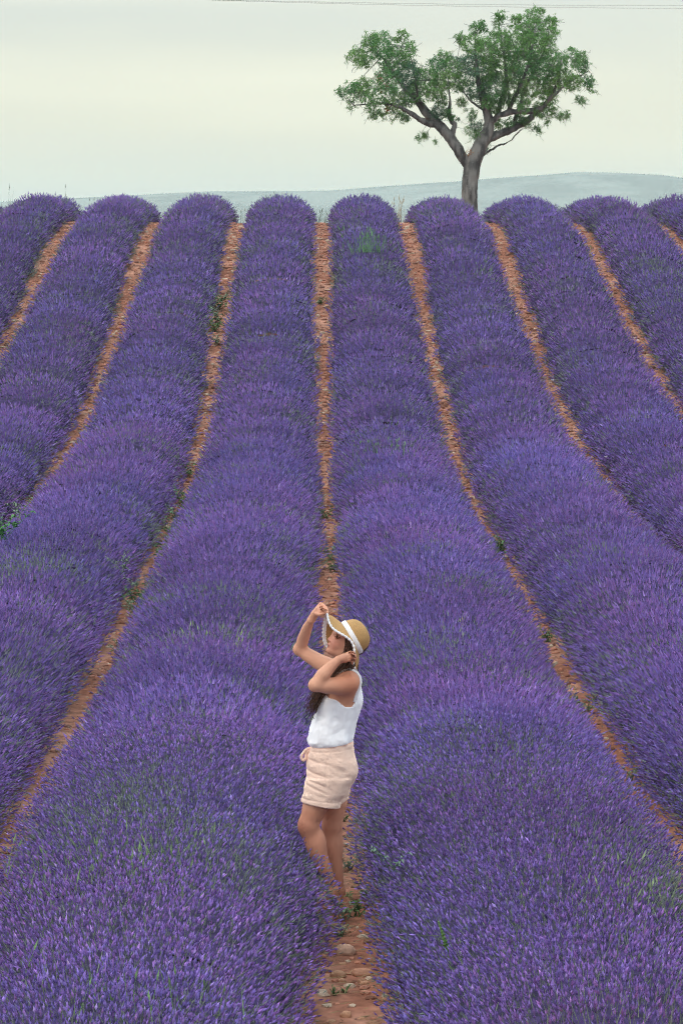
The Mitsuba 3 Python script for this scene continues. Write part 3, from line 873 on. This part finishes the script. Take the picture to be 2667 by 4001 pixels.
scene['skin_mat'] = {'type': 'twosided', 'bsdf': {'type': 'principled', 'base_color': {'type': 'mesh_attribute', 'name': 'vertex_color'}, 'roughness': 0.55, 'specular': 0.35}}
scene['hair_mat'] = vcol(0.45)


def weave(p, n, uv):
    return noise(p.x * 420, p.y * 420, p.z * 120) * 0.6 + noise(p.x * 140, p.y * 140, p.z * 420) * 0.4


scene['shirt_mat'] = {'type': 'bumpmap', 'arbitrary': mikit.proc(lambda p, n, uv: fbm(p.x * 26 + p.z * 8, p.y * 20, p.z * 17 - p.x * 12, 3), eps=0.004), 'scale': 0.010,
                      'bsdf': {'type': 'twosided', 'bsdf': {'type': 'principled', 'base_color': rgb(0.92, 0.91, 0.96), 'roughness': 0.8, 'specular': 0.2, 'sheen': 0.2}}}
scene['shorts_mat'] = {'type': 'bumpmap', 'arbitrary': mikit.proc(lambda p, n, uv: fbm(p.x * 22 - p.z * 10, p.y * 18, p.z * 34 + p.x * 10, 3), eps=0.004), 'scale': 0.008,
                       'bsdf': {'type': 'twosided', 'bsdf': {'type': 'principled', 'base_color': mikit.proc(lambda p, n, uv: mix((0.82, 0.565, 0.46), (0.89, 0.655, 0.55), weave(p, n, uv))), 'roughness': 0.85, 'specular': 0.15}}}
scene['straw_mat'] = {'type': 'twosided', 'bsdf': {'type': 'principled', 'base_color': mikit.proc(lambda p, n, uv: mix((0.34, 0.19, 0.075), (0.55, 0.33, 0.14), weave(p, n, uv))), 'roughness': 0.65, 'specular': 0.25}}
scene['white_trim_mat'] = {'type': 'twosided', 'bsdf': {'type': 'principled', 'base_color': rgb(0.82, 0.82, 0.86), 'roughness': 0.8, 'specular': 0.2}}
scene['lip_mat'] = {'type': 'principled', 'base_color': rgb(0.40, 0.13, 0.11), 'roughness': 0.45}
scene['eye_mat'] = {'type': 'principled', 'base_color': rgb(0.10, 0.065, 0.05), 'roughness': 0.2}
scene['sole_mat'] = {'type': 'principled', 'base_color': rgb(0.08, 0.05, 0.035), 'roughness': 0.7}

def legs_of(B):
    # legs: the near one bent at the knee, the far one straight
    B.chain([zb(770, 560, -.075), zb(585, 900, -.085), zb(500, 1130, -.09)], [.092, .080, .056], .03)
    B.ball(zb(470, 1190, -.09), [.052, .050, .060], .03)
    B.chain([zb(492, 1210, -.09), zb(555, 1400, -.085), zb(640, 1610, -.08), zb(745, 1850, -.075), zb(785, 1960, -.07)], [.050, .053, .045, .031, .029], .03)
    B.ball(zb(600, 1410, -.085), [.046, .045, .085], .03)
    B.chain([zb(790, 560, .08), zb(795, 900, .08), zb(775, 1180, .075)], [.092, .077, .055], .03)
    B.chain([zb(772, 1200, .075), zb(778, 1420, .075), zb(810, 1650, .07), zb(850, 1890, .06), zb(855, 1970, .06)], [.053, .053, .043, .031, .029], .03)
    B.ball(zb(800, 1420, .075), [.046, .045, .085], .03)


def trunk_of(B):
    # pelvis and trunk
    B.ball(zb(770, 430), [.118, .160, .125], .03)
    B.ball(zb(905, 500, -.07), [.075, .078, .085], .03)
    B.ball(zb(905, 500, .07), [.075, .078, .085], .03)
    B.chain([zb(760, 330), za(790, 1760), za(845, 1560), za(900, 1380)], [.105, .094, .100, .105], .05)
    for sx in (-1, 1):
        B.cone(zb(765, 330, sx * .055), za(800, 1700, sx * .045), .10, .085, .05)
        B.cone(za(800, 1700, sx * .045), za(880, 1360, sx * .06), .085, .092, .05)
        B.ball(za(720, 1440, sx * .06), [.058, .060, .060], .04)
    B.chain([za(900, 1300), za(930, 1130), za(948, 1030)], [.09, .075, .060], .04)
    B.cone(za(915, 1200, -.10), za(915, 1150, .10), .075, .075, .04)


c0 = zb(800, 900)
B = Field([c0[0] - 0.34, WY - 0.36, zb(800, 2140)[2]], [c0[0] + 0.30, WY + 0.36, za(700, 100)[2]], 0.004)
legs_of(B)
for ax, ay, dy in ((790, 1985, -.07), (858, 1990, .06)):        # feet on the soil, toes pointing left
    a = zb(ax, ay, dy)
    g = float(ground_z(a[0], a[1])) + 0.012
    heel, ball_, toe = np.array([a[0] + .025, a[1], g + .028]), np.array([a[0] - .115, a[1] - .03, g + .022]), np.array([a[0] - .16, a[1] - .036, g + .016])
    B.chain([a, heel], [.029, .028], .02)
    B.chain([a, (a + ball_) / 2 + np.array([0, 0, .01]), ball_], [.030, .030, .024], .02)
    B.cone(heel, ball_, .024, .026, .015)
    for t in range(5):
        o = np.array([0, (t - 2) * .013, 0])
        B.cone(ball_ + o, toe + o + np.array([abs(t - 1) * .008, 0, 0]), .010, .008, .006)
trunk_of(B)
# neck and head
B.chain([za(950, 1050, .01), za(915, 900, .0), za(900, 800, .0)], [.060, .052, .052], .03)
HR = np.array([[-math.cos(.25) * .80, -math.sin(.25) * .80, .60], [math.sin(.25), -math.cos(.25), 0], [.60 * math.cos(.25), .60 * math.sin(.25), .80]])
HR[2] = np.cross(HR[0], HR[1])
HR = unit(HR)
fwd, lat, upw = HR[0], HR[1], HR[2] * np.sign(HR[2][2])
HC = za(1000, 615, 0)
B.ball(HC, [.100, .078, .092], .02, HR)
B.ball(za(885, 640, -.008), [.060, .064, .076], .025, HR)
B.chain([za(890, 740, -.01), za(805, 735, -.016)], [.054, .032], .03)
B.cone(za(930, 790, -.045), za(775, 765, -.022), .024, .018, .02)
B.cone(za(930, 790, .040), za(775, 765, -.010), .024, .018, .02)
B.ball(za(737, 757, -.018), [.017, .021, .018], .012)                      # chin
B.cone(za(800, 556, -.020), za(747, 620, -.024), .010, .010, .007)         # nose
B.ball(za(739, 624, -.024), [.0100, .011, .0090], .004)
B.ball(za(752, 640, -.038), [.0085, .008, .008], .006)
B.ball(za(752, 640, -.010), [.0085, .008, .008], .006)
B.ball(za(835, 665, -.050), [.030, .02, .030], .02)                        # cheeks
B.ball(za(835, 665, .020), [.030, .02, .030], .02)
B.ball(za(820, 552, -.030), [.018, .038, .012], .012, HR)                  # brow
B.ball(za(828, 590, -.060), [.016, .016, .011], .008, sub=True)            # eye sockets
B.ball(za(828, 590, .014), [.016, .016, .011], .008, sub=True)
B.ball(za(834, 592, -.052), [.013, .013, .012], .004)
B.ball(za(834, 592, .008), [.013, .013, .012], .004)
B.ball(za(738, 684, -.022), [.0125, .019, .0075], .005)                     # lips
B.ball(za(743, 708, -.022), [.0125, .016, .0075], .005)
B.cone(za(713, 697, -.022), za(752, 697, -.022), .003, .003, .004, sub=True)
B.ball(za(960, 690, -.080), [.016, .012, .030], .01)                       # ears
B.ball(za(960, 690, .072), [.016, .012, .030], .01)
# far arm, raised to the brim
B.chain([za(880, 1050, .13), za(800, 985, .17), za(620, 900, .21), za(470, 810, .24), za(385, 745, .25)], [.060, .053, .046, .040, .034], .025)
B.ball(za(362, 748, .252), [.030, .030, .030], .02)
B.chain([za(385, 740, .25), za(420, 620, .21), za(470, 480, .14), za(512, 395, .09)], [.033, .035, .029, .021], .02)
rw, rp, rk = za(518, 385, .085), za(562, 315, .07), za(605, 262, .055)
B.chain([rw, rp, rk], [.022, .021, .019], .010)
B.chain([rw, za(570, 285, .078), za(606, 222, .075)], [.018, .017, .012], .010)
B.chain([rp, za(618, 300, .036)], [.020, .014], .010)
for pts, rr in [([(606, 218, .078), (634, 184, .075), (668, 202, .058), (690, 230, .042)], (.0100, .0090, .0080, .0070)),
                ([(620, 236, .060), (664, 208, .056), (700, 232, .042), (714, 262, .030)], (.0100, .0090, .0080, .0070)),
                ([(626, 262, .044), (676, 244, .038), (712, 266, .028), (720, 296, .020)], (.0096, .0086, .0078, .0068)),
                ([(628, 288, .030), (674, 276, .022), (702, 298, .014), (700, 322, .010)], (.0086, .0078, .0070, .0062)),
                ([(575, 305, .045), (620, 322, .012), (664, 308, -.004), (702, 292, -.002)], (.0115, .0100, .0090, .0076))]:
    B.chain([za(*q) for q in pts], rr, .0025)
# near arm, folded up to the hat beside her cheek
B.chain([za(985, 1135, -.11), za(975, 1170, -.150), za(860, 1190, -.195), za(700, 1195, -.235), za(575, 1188, -.26)], [.060, .056, .052, .043, .034], .03)
B.ball(za(545, 1194, -.262), [.027, .027, .030], .02)
B.chain([za(575, 1170, -.26), za(660, 1060, -.25), za(760, 955, -.225), za(845, 882, -.20)], [.034, .039, .031, .023], .02)
lw, lp, lk = za(850, 876, -.198), za(905, 862, -.188), za(950, 842, -.178)
B.chain([lw, lp, lk], [.022, .021, .019], .010)
B.chain([lw, za(905, 835, -.178), za(950, 812, -.166)], [.018, .016, .012], .010)
B.chain([lp, za(945, 878, -.190)], [.019, .014], .010)
for pts, rr in [([(948, 806, -.166), (998, 780, -.166), (1040, 790, -.152), (1056, 820, -.138)], (.0100, .0090, .0080, .0070)),
                ([(958, 832, -.180), (1014, 808, -.182), (1056, 824, -.164), (1066, 856, -.148)], (.0100, .0090, .0080, .0070)),
                ([(956, 858, -.190), (1010, 842, -.194), (1048, 860, -.176), (1052, 890, -.160)], (.0096, .0086, .0078, .0068)),
                ([(946, 882, -.194), (994, 878, -.196), (1024, 896, -.180), (1022, 922, -.166)], (.0086, .0078, .0070, .0062)),
                ([(895, 850, -.165), (930, 812, -.150), (965, 794, -.142), (994, 782, -.138)], (.0115, .0100, .0090, .0076))]:
    B.chain([za(*q) for q in pts], rr, .0025)
bv, bf = B.mesh(1)
skin = np.array([0.69, 0.355, 0.24])
c = np.tile(skin, (len(bv), 1)) * (0.93 + 0.14 * meshkit.fbm(bv * 14, 3, 2))[:, None]


def blush(c, P, rad, col, amt):
    w = amt * np.exp(-(np.linalg.norm((bv - P) / rad, axis=1) ** 2))[:, None]
    return c * (1 - w) + np.array(col) * w


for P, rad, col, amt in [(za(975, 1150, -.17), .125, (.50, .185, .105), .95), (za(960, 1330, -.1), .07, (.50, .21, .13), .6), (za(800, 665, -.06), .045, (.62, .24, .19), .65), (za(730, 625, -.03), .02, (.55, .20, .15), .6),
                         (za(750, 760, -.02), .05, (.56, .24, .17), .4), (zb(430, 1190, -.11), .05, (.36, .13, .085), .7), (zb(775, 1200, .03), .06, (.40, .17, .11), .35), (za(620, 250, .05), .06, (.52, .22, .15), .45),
                         (za(1010, 840, -.17), .05, (.56, .29, .18), .3), (zb(830, 1900, .03), .10, (.50, .23, .155), .5)]:
    c = blush(c, P, rad, col, amt)
legs = np.clip((zb(700, 860)[2] - bv[:, 2]) / 0.05, 0, 1)[:, None]
c = c * (1 - legs * np.array([0.14, 0.26, 0.29]))
for P, rad, col, amt in [(za(727, 690, -.024), .011, (.36, .09, .085), 1.0), (za(733, 705, -.024), .010, (.36, .09, .085), .9), (za(722, 697, -.03), .007, (.22, .05, .05), .8), (za(822, 590, -.064), .008, (.14, .09, .07), .8), (za(840, 558, -.06), .010, (.2, .11, .08), .5), (za(795, 558, -.045), .009, (.13, .07, .05), .6),
                         (za(800, 592, .02), .010, (.10, .06, .05), .85), (za(748, 643, -.042), .0045, (.16, .06, .05), .7)]:
    c = blush(c, P, rad, col, amt)
add(WK + '__body', (bv, bf), 'skin_mat', smooth=True, color=np.clip(c, 0, 1))

# tank top: a loose shell that bags over the waistband, cut out at arms and neck
zt = lambda zy: float(za(800, zy)[2])
lv = [(1925, 500, 1000), (1905, 486, 1015), (1840, 468, 1034), (1760, 482, 1040), (1660, 520, 1044), (1560, 552, 1052), (1480, 588, 1060), (1390, 640, 1074), (1300, 690, 1088), (1200, 735, 1098), (1100, 790, 1095)]
zs = [zt(a) for a, _, _ in lv]
xa, xb = np.array([za(b, a)[0] for a, b, _ in lv]), np.array([za(d, a)[0] for a, _, d in lv])
ry = np.array([.135, .158, .172, .168, .160, .156, .158, .160, .158, .150, .135])
S = Field([xa.min() - .04, WY - .22, zs[0] - .03], [xb.max() + .04, WY + .22, zs[-1] + .03], 0.005)
S.loft(zs, (xa + xb) / 2, (xb - xa) / 2, np.full(len(lv), WY), ry, .01, 2.3)
X, Y, Z = S.grid()
P3 = np.stack([X * 11 + Z * 7, Y * 9, Z * 13 - X * 9], -1)
S.f += ((meshkit.fbm(P3, 3, 4) - 0.5) * 0.022).astype(np.float32) * np.clip((zt(1300) - Z) / 0.10, 0.2, 1)
S2 = Field(S.lo, S.lo + S.h, S.h)
S2.n = S.n
S2.f = np.full(S.n, 0.5, np.float32)
trunk_of(S2)
S.f = np.minimum(S.f, S2.f - 0.010)
t = (Z - zt(1930)) / (zt(1700) - zt(1930))                                 # gathers above the hem
S.f += (0.004 * np.sin((X * 60 + Z * 40 + Y * 50)) * np.exp(-t * t * 2)).astype(np.float32)
# the hem slopes up towards the back
hx = (X - xa[0]) / (xb[0] - xa[0])
S.f = np.maximum(S.f, (zt(1925) + (zt(1860) - zt(1925)) * np.clip(hx, 0, 1) - Z).astype(np.float32))
# upper edge: armholes on both sides, a scoop between the straps
fx = np.interp(X, [za(620, 1300)[0], za(820, 1300)[0], za(930, 1400)[0], za(1020, 1400)[0], za(1066, 1390)[0], za(1100, 1300)[0]], [zt(1285), zt(1315), zt(1405), zt(1412), zt(1385), zt(1270)])
mid_top = np.interp(X, [za(650, 1200)[0], za(760, 1200)[0], za(1000, 1150)[0], za(1095, 1200)[0]], [zt(1270), zt(1230), zt(1240), zt(1180)])
side = np.clip((np.abs(Y - WY) - 0.075) / 0.05, 0, 1)
S.f = np.maximum(S.f, (Z - (fx * side + mid_top * (1 - side))).astype(np.float32))
v, f = S.mesh(1)
add(WK + '__tank_top', (v, f), 'shirt_mat', smooth=True)
from scipy.interpolate import RegularGridInterpolator
body_at = RegularGridInterpolator([B.lo[q] + B.h * np.arange(B.n[q]) for q in range(3)], B.f, bounds_error=False, fill_value=0.3)


def cling(pts, n):
    """A path laid onto the surface of her body."""
    P = spline(pts, n)
    for _ in range(30):
        g = np.stack([body_at(P + e) - body_at(P - e) for e in np.eye(3) * 0.006], 1)
        P = P + unit(g) * np.clip(0.004 - body_at(P), -0.02, 0.02)[:, None] * 0.6
    P[1:-1] = (P[:-2] + P[1:-1] * 2 + P[2:]) / 4
    return P


for sy, nm in ((-1, 'strap'), (1, 'strap_001')):
    o = 60 if sy > 0 else 0
    P = cling([za(1068, 1400 - o, sy * .135), za(1100, 1300 - o, sy * .128), za(1108, 1180 - o, sy * .120), za(1088, 1095 - o, sy * .112), za(1040, 1048 - o, sy * .105), za(975, 1030 - o, sy * .098), za(880, 1060 - o, sy * .095), za(780, 1170 - o, sy * .095), za(700, 1290 - o, sy * .095)], 60)
    add(f'{WK}__tank_top__{nm}', tube(P, 0.0085, 8), 'white_trim_mat', smooth=True)

# shorts: hips, then two legs with a hem band each
zl = lambda zy: float(zb(700, zy)[2])
lv = [(690, 432, 1000), (640, 440, 1032), (570, 462, 1060), (450, 455, 1074), (380, 470, 1072), (300, 492, 1056), (230, 512, 1028), (170, 520, 1012), (140, 524, 1006)]
zs = [zl(a) for a, _, _ in lv]
xa, xb = np.array([zb(b, a)[0] for a, b, _ in lv]), np.array([zb(d, a)[0] for a, _, d in lv])
H = Field([zb(360, 900)[0], WY - .24, zl(960)], [zb(1120, 300)[0], WY + .24, zl(90)], 0.005)
H.loft(zs, (xa + xb) / 2, (xb - xa) / 2, np.full(len(lv), WY), [.178, .184, .188, .184, .180, .172, .164, .158, .155], .01, 2.3)
for dy, lv, hem in ((-.088, [(935, 400, 872), (860, 404, 885), (760, 418, 930), (660, 434, 990), (560, 460, 1030)], 0), (.09, [(905, 540, 905), (860, 540, 925), (760, 520, 968), (660, 500, 1010), (560, 480, 1040)], 1)):
    zs2 = [zl(a) for a, _, _ in lv]
    a2, b2 = np.array([zb(b, a)[0] for a, b, _ in lv]), np.array([zb(d, a)[0] for a, _, d in lv])
    H.loft(zs2, (a2 + b2) / 2, (b2 - a2) / 2, np.full(5, WY + dy), np.full(5, .098), .015, 2.3)
H2 = Field(H.lo, H.lo + H.h, H.h)
H2.n = H.n
H2.f = np.full(H.n, 0.5, np.float32)
trunk_of(H2)
legs_of(H2)
X, Y, Z = H.grid()
H.f = np.minimum(H.f, np.maximum(H2.f - 0.012, np.where(Z > zl(150), 0.1, -1) + 0 * Z).astype(np.float32))
P3 = np.stack([X * 9 - Z * 5, Y * 9, Z * 17 + X * 7], -1)
amp = 0.012 * np.clip((zl(200) - Z) / 0.06, 0.15, 1)
H.f += ((meshkit.fbm(P3, 3, 14) - 0.5) * amp).astype(np.float32)
# creases across the front of the hip, a side seam and the pocket edge
for zy, tilt, s in ((335, 40, 1), (470, 60, 1), (560, 90, .9), (620, 110, .8)):
    cz = np.interp(X, [zb(440, 0)[0], zb(720, 0)[0]], [zl(zy), zl(zy + tilt)])
    H.f += (0.0055 * s * np.exp(-((Z - cz) / 0.007) ** 2) * np.clip((zb(760, 0)[0] - X) / 0.06, 0, 1)).astype(np.float32)
seam = np.abs(X - zb(705, 0)[0])
H.f += np.where((Y < WY) & (Z > zl(640)) & (Z < zl(310)), 0.004 * np.exp(-(seam / 0.006) ** 2), 0).astype(np.float32)
band = np.abs(Z - np.interp(X, [zb(420, 0)[0], zb(870, 0)[0]], [zl(800), zl(850)]))
H.f += (0.0035 * np.exp(-(band / 0.005) ** 2)).astype(np.float32)
band = np.abs(Z - np.interp(X, [zb(520, 0)[0], zb(1010, 0)[0]], [zl(245), zl(205)]))
H.f += (0.003 * np.exp(-(band / 0.004) ** 2)).astype(np.float32)
hem = np.interp(X, [zb(400, 0)[0], zb(590, 0)[0], zb(720, 0)[0], zb(880, 0)[0], zb(960, 0)[0]], [zl(850), zl(878), zl(905), zl(928), zl(880)])
H.f = np.maximum(H.f, (hem - Z).astype(np.float32))
slit = np.abs(X - np.interp(Z, [zl(920), zl(800)], [zb(908, 0)[0], zb(900, 0)[0]])) - 0.010 * np.clip((zl(795) - Z) / 0.05, 0, 1.2)
H.f = np.maximum(H.f, np.where((Z < zl(795)) & (Y < WY), -slit, -1).astype(np.float32))
v, f = H.mesh(1)
add(WK + '__shorts', (v, f), 'shorts_mat', smooth=True)
P = spline([zb(525, 240, -.02), zb(475, 240, -.03), zb(425, 285, -.035), zb(398, 345, -.035), zb(412, 376, -.035), zb(438, 370, -.035), zb(452, 320, -.03), zb(480, 268, -.03), zb(522, 246, -.02)], 48)
add(WK + '__shorts__drawstring', tube(P, 0.0085, 8), 'shorts_mat', smooth=True)
P = spline([zb(522, 250, -.02), zb(490, 300, -.03), zb(472, 370, -.03), zb(468, 440, -.03)], 20)
add(WK + '__shorts__drawstring_001', tube(P, 0.006, 8), 'shorts_mat', smooth=True)

# hair: long brown locks
r = np.random.default_rng(77)


def lock(pts, n, spread, rad=0.0034):
    out, cols = [], []
    base = spline(pts, 26)
    for q in range(n):
        o = r.normal(0, 1, 3) * spread
        t = np.linspace(0, 1, 26)[:, None]
        w = np.stack([meshkit.noise(np.stack([t[:, 0] * 4 + q * 3.7, t[:, 0] * 0 + c * 9.1, t[:, 0] * 0], -1), 3) - 0.5 for c in range(3)], 1)
        cut = int(26 * r.uniform(0.72, 1))
        P = base + o * (0.35 + 0.65 * np.sin(np.clip(t * 1.5, 0, 1.57))) + w * spread * 1.5
        v, f = tube(P[:cut], np.linspace(rad, rad * 0.35, cut), 4)
        out.append((v, f))
        cols.append(np.tile(np.array([0.075, 0.035, 0.022]) * r.uniform(0.5, 1.7), (len(v), 1)))
    return out, cols


parts, cols = [], []
for pts, n, sp in [([za(985, 560, -.070), za(972, 640, -.085), za(975, 720, -.088), za(960, 800, -.080), za(920, 880, -.075)], 46, .010),
                   ([za(1010, 620, -.070), za(1000, 720, -.080), za(990, 810, -.080), za(950, 900, -.080), za(900, 980, -.085)], 46, .012),
                   ([za(960, 820, -.07), za(920, 920, -.09), za(880, 970, -.10), za(830, 1010, -.10), za(760, 1080, -.09)], 60, .016),
                   ([za(1010, 850, -.05), za(990, 930, -.08), za(940, 990, -.09), za(870, 1010, -.10)], 60, .018),
                   ([za(860, 980, -.08), za(740, 1120, -.10), za(655, 1230, -.11), za(590, 1340, -.12), za(545, 1440, -.125), za(520, 1545, -.12)], 90, .017),
                   ([za(840, 960, .0), za(720, 1130, -.05), za(620, 1260, -.09), za(560, 1380, -.10), za(520, 1480, -.10), za(495, 1560, -.10)], 60, .018),
                   ([za(1030, 900, .02), za(1075, 1030, .04), za(1105, 1200, .05), za(1112, 1350, .05), za(1096, 1470, .04), za(1088, 1580, .04)], 46, .009),
                   ([za(1000, 760, .075), za(960, 880, .07), za(900, 980, .06), za(820, 1060, .04)], 46, .016),
                   ([za(1040, 860, .0), za(1020, 950, -.02), za(990, 1030, -.03), za(960, 1060, -.05)], 46, .018)]:
    a, b = lock(pts, n, sp)
    parts += a
    cols += b
v, f = merge(parts)
add(WK + '__hair', (v, f), 'hair_mat', smooth=True, color=np.vstack(cols))
C = Field(HC - .16, HC + .16, 0.005)
C.ball(HC + upw * .004 - fwd * .012, [.100, .086, .097], .01, HR)
C.ball(za(985, 700, -.055), [.030, .030, .060], .02, None)
C.ball(za(985, 700, .05), [.030, .030, .060], .02, None)
X, Y, Z = C.grid()
cutp = za(905, 560, 0)
C.f = np.maximum(C.f, ((X - cutp[0]) * fwd[0] + (Y - cutp[1]) * fwd[1] + (Z - cutp[2]) * fwd[2]).astype(np.float32))
v, f = C.mesh(2)
add(WK + '__hair__scalp', (v, f), 'hair_mat', smooth=True, color=np.tile([0.05, 0.025, 0.016], (len(v), 1)) * (0.6 + 0.8 * meshkit.fbm(v * np.array([60, 60, 14]), 2, 1))[:, None])

# straw hat, worn on the back of her head
HK = WK + '__straw_hat'
O = za(995, 612, -.005)
yaw = 0.10
ax = unit(np.array([.875 * math.cos(yaw), .875 * math.sin(yaw) + .03, .485]))      # out through the crown
fr = unit(np.array([-.485, -.02, .875]) - ax * (ax @ np.array([-.485, -.02, .875])))    # towards the forehead
nr = np.cross(fr, ax)
nr = nr if nr[1] < 0 else -nr                                             # towards the camera's side
PM = 2172.0
N = 96
th = np.arange(N) / N * 2 * np.pi                                         # 0 front, then towards the near side
edge_pts = [(.050, .192, -.020), (.066, .150, .055), (.062, .100, .100), (.028, .040, .128), (.013, -.008, .132), (.030, -.070, .128), (.066, -.132, .075), (.062, -.188, .000), (.090, -.125, -.090), (.125, -.030, -.110), (.138, .035, -.104), (.118, .092, -.090), (.080, .150, -.062)]
E = spline(edge_pts, N, closed=True)
ang = np.unwrap(np.arctan2(E[:, 2], E[:, 1]))
order = np.argsort(np.mod(ang, 2 * np.pi))
E = E[order]
ang = np.mod(ang[order], 2 * np.pi)
E = np.stack([np.interp(th, np.concatenate([ang - 2 * np.pi, ang, ang + 2 * np.pi]), np.tile(E[:, q], 3)) for q in range(3)], 1)
RC = .100


def hp(d, f_, n_):
    return O - ax * np.asarray(d)[..., None] + fr * np.asarray(f_)[..., None] + nr * np.asarray(n_)[..., None]


prof = [(-.108, .002), (-.107, .025), (-.100, .052), (-.086, .074), (-.066, .090), (-.040, .0985), (-.018, .1005), (.0, .100)]
rings = [hp(np.full(N, d), np.cos(th) * q, np.sin(th) * q * 0.97) for d, q in prof]
nb = 10
for m in range(1, nb + 1):
    t = m / nb
    c_, s_ = np.cos(th) * RC, np.sin(th) * RC * 0.97
    lift = np.sin(t * np.pi) * 0.010
    rings.append(hp(E[:, 0] * t ** 1.15 - lift * 0.5, c_ + (E[:, 1] - c_) * t, s_ + (E[:, 2] - s_) * t))
R = np.array(rings)
nrm = np.cross(np.gradient(R, axis=0), np.roll(R, -1, 1) - np.roll(R, 1, 1))
nrm = unit(nrm)
if (nrm[4, 0] @ (R[4, 0] - O)) < 0:
    nrm = -nrm
inner = R - nrm * 0.0035
K = len(R)


def skin_rings(R):
    K, N = R.shape[:2]
    i, j = np.meshgrid(np.arange(K - 1), np.arange(N), indexing='ij')
    q0, q1 = (i * N + j).ravel(), (i * N + (j + 1) % N).ravel()
    return R.reshape(-1, 3), np.stack([q0, q1, q1 + N, q0 + N], 1)


v1, f1 = skin_rings(np.concatenate([R, inner[::-1]], 0))
add(HK + '__brim', skin_rings(np.concatenate([R[6:], inner[6:][::-1]], 0)), 'straw_mat', smooth=True)
add(HK + '__crown', skin_rings(np.concatenate([R[:8], inner[:8][::-1]], 0)), 'straw_mat', smooth=True)
u = np.linspace(-.026, .0, 6)
rb = [hp(np.full(N, d), np.cos(th) * q, np.sin(th) * q * 0.97) for d, q in [(-.026, .1005), (-.027, .1045), (-.014, .1055), (.0, .1045), (.001, .1005)]]
add(HK + '__ribbon', skin_rings(np.array(rb)), 'white_trim_mat', smooth=True)
Ed = spline(R[-1][::2], 220, closed=True)
Ei = spline(R[-3][::2], 220, closed=True)
wob = np.sin(np.arange(220) / 220 * 2 * np.pi * 44)
inw = unit(Ei - Ed)
ctr = Ed + inw * 0.004
add(HK + '__edging', tube(ctr, 0.0062 + 0.0018 * wob, 8, closed=True), 'white_trim_mat', smooth=True)
# a white facing on the underside of the rim
Nn = spline(nrm[-1][::2], 220, closed=True)
rows_ = [Ed - Nn * 0.005, Ed + inw * 0.020 - Nn * 0.0062, Ed + inw * 0.021 - Nn * 0.0040]
add(HK + '__edging_001', skin_rings(np.array(rows_)), 'white_trim_mat', smooth=True)
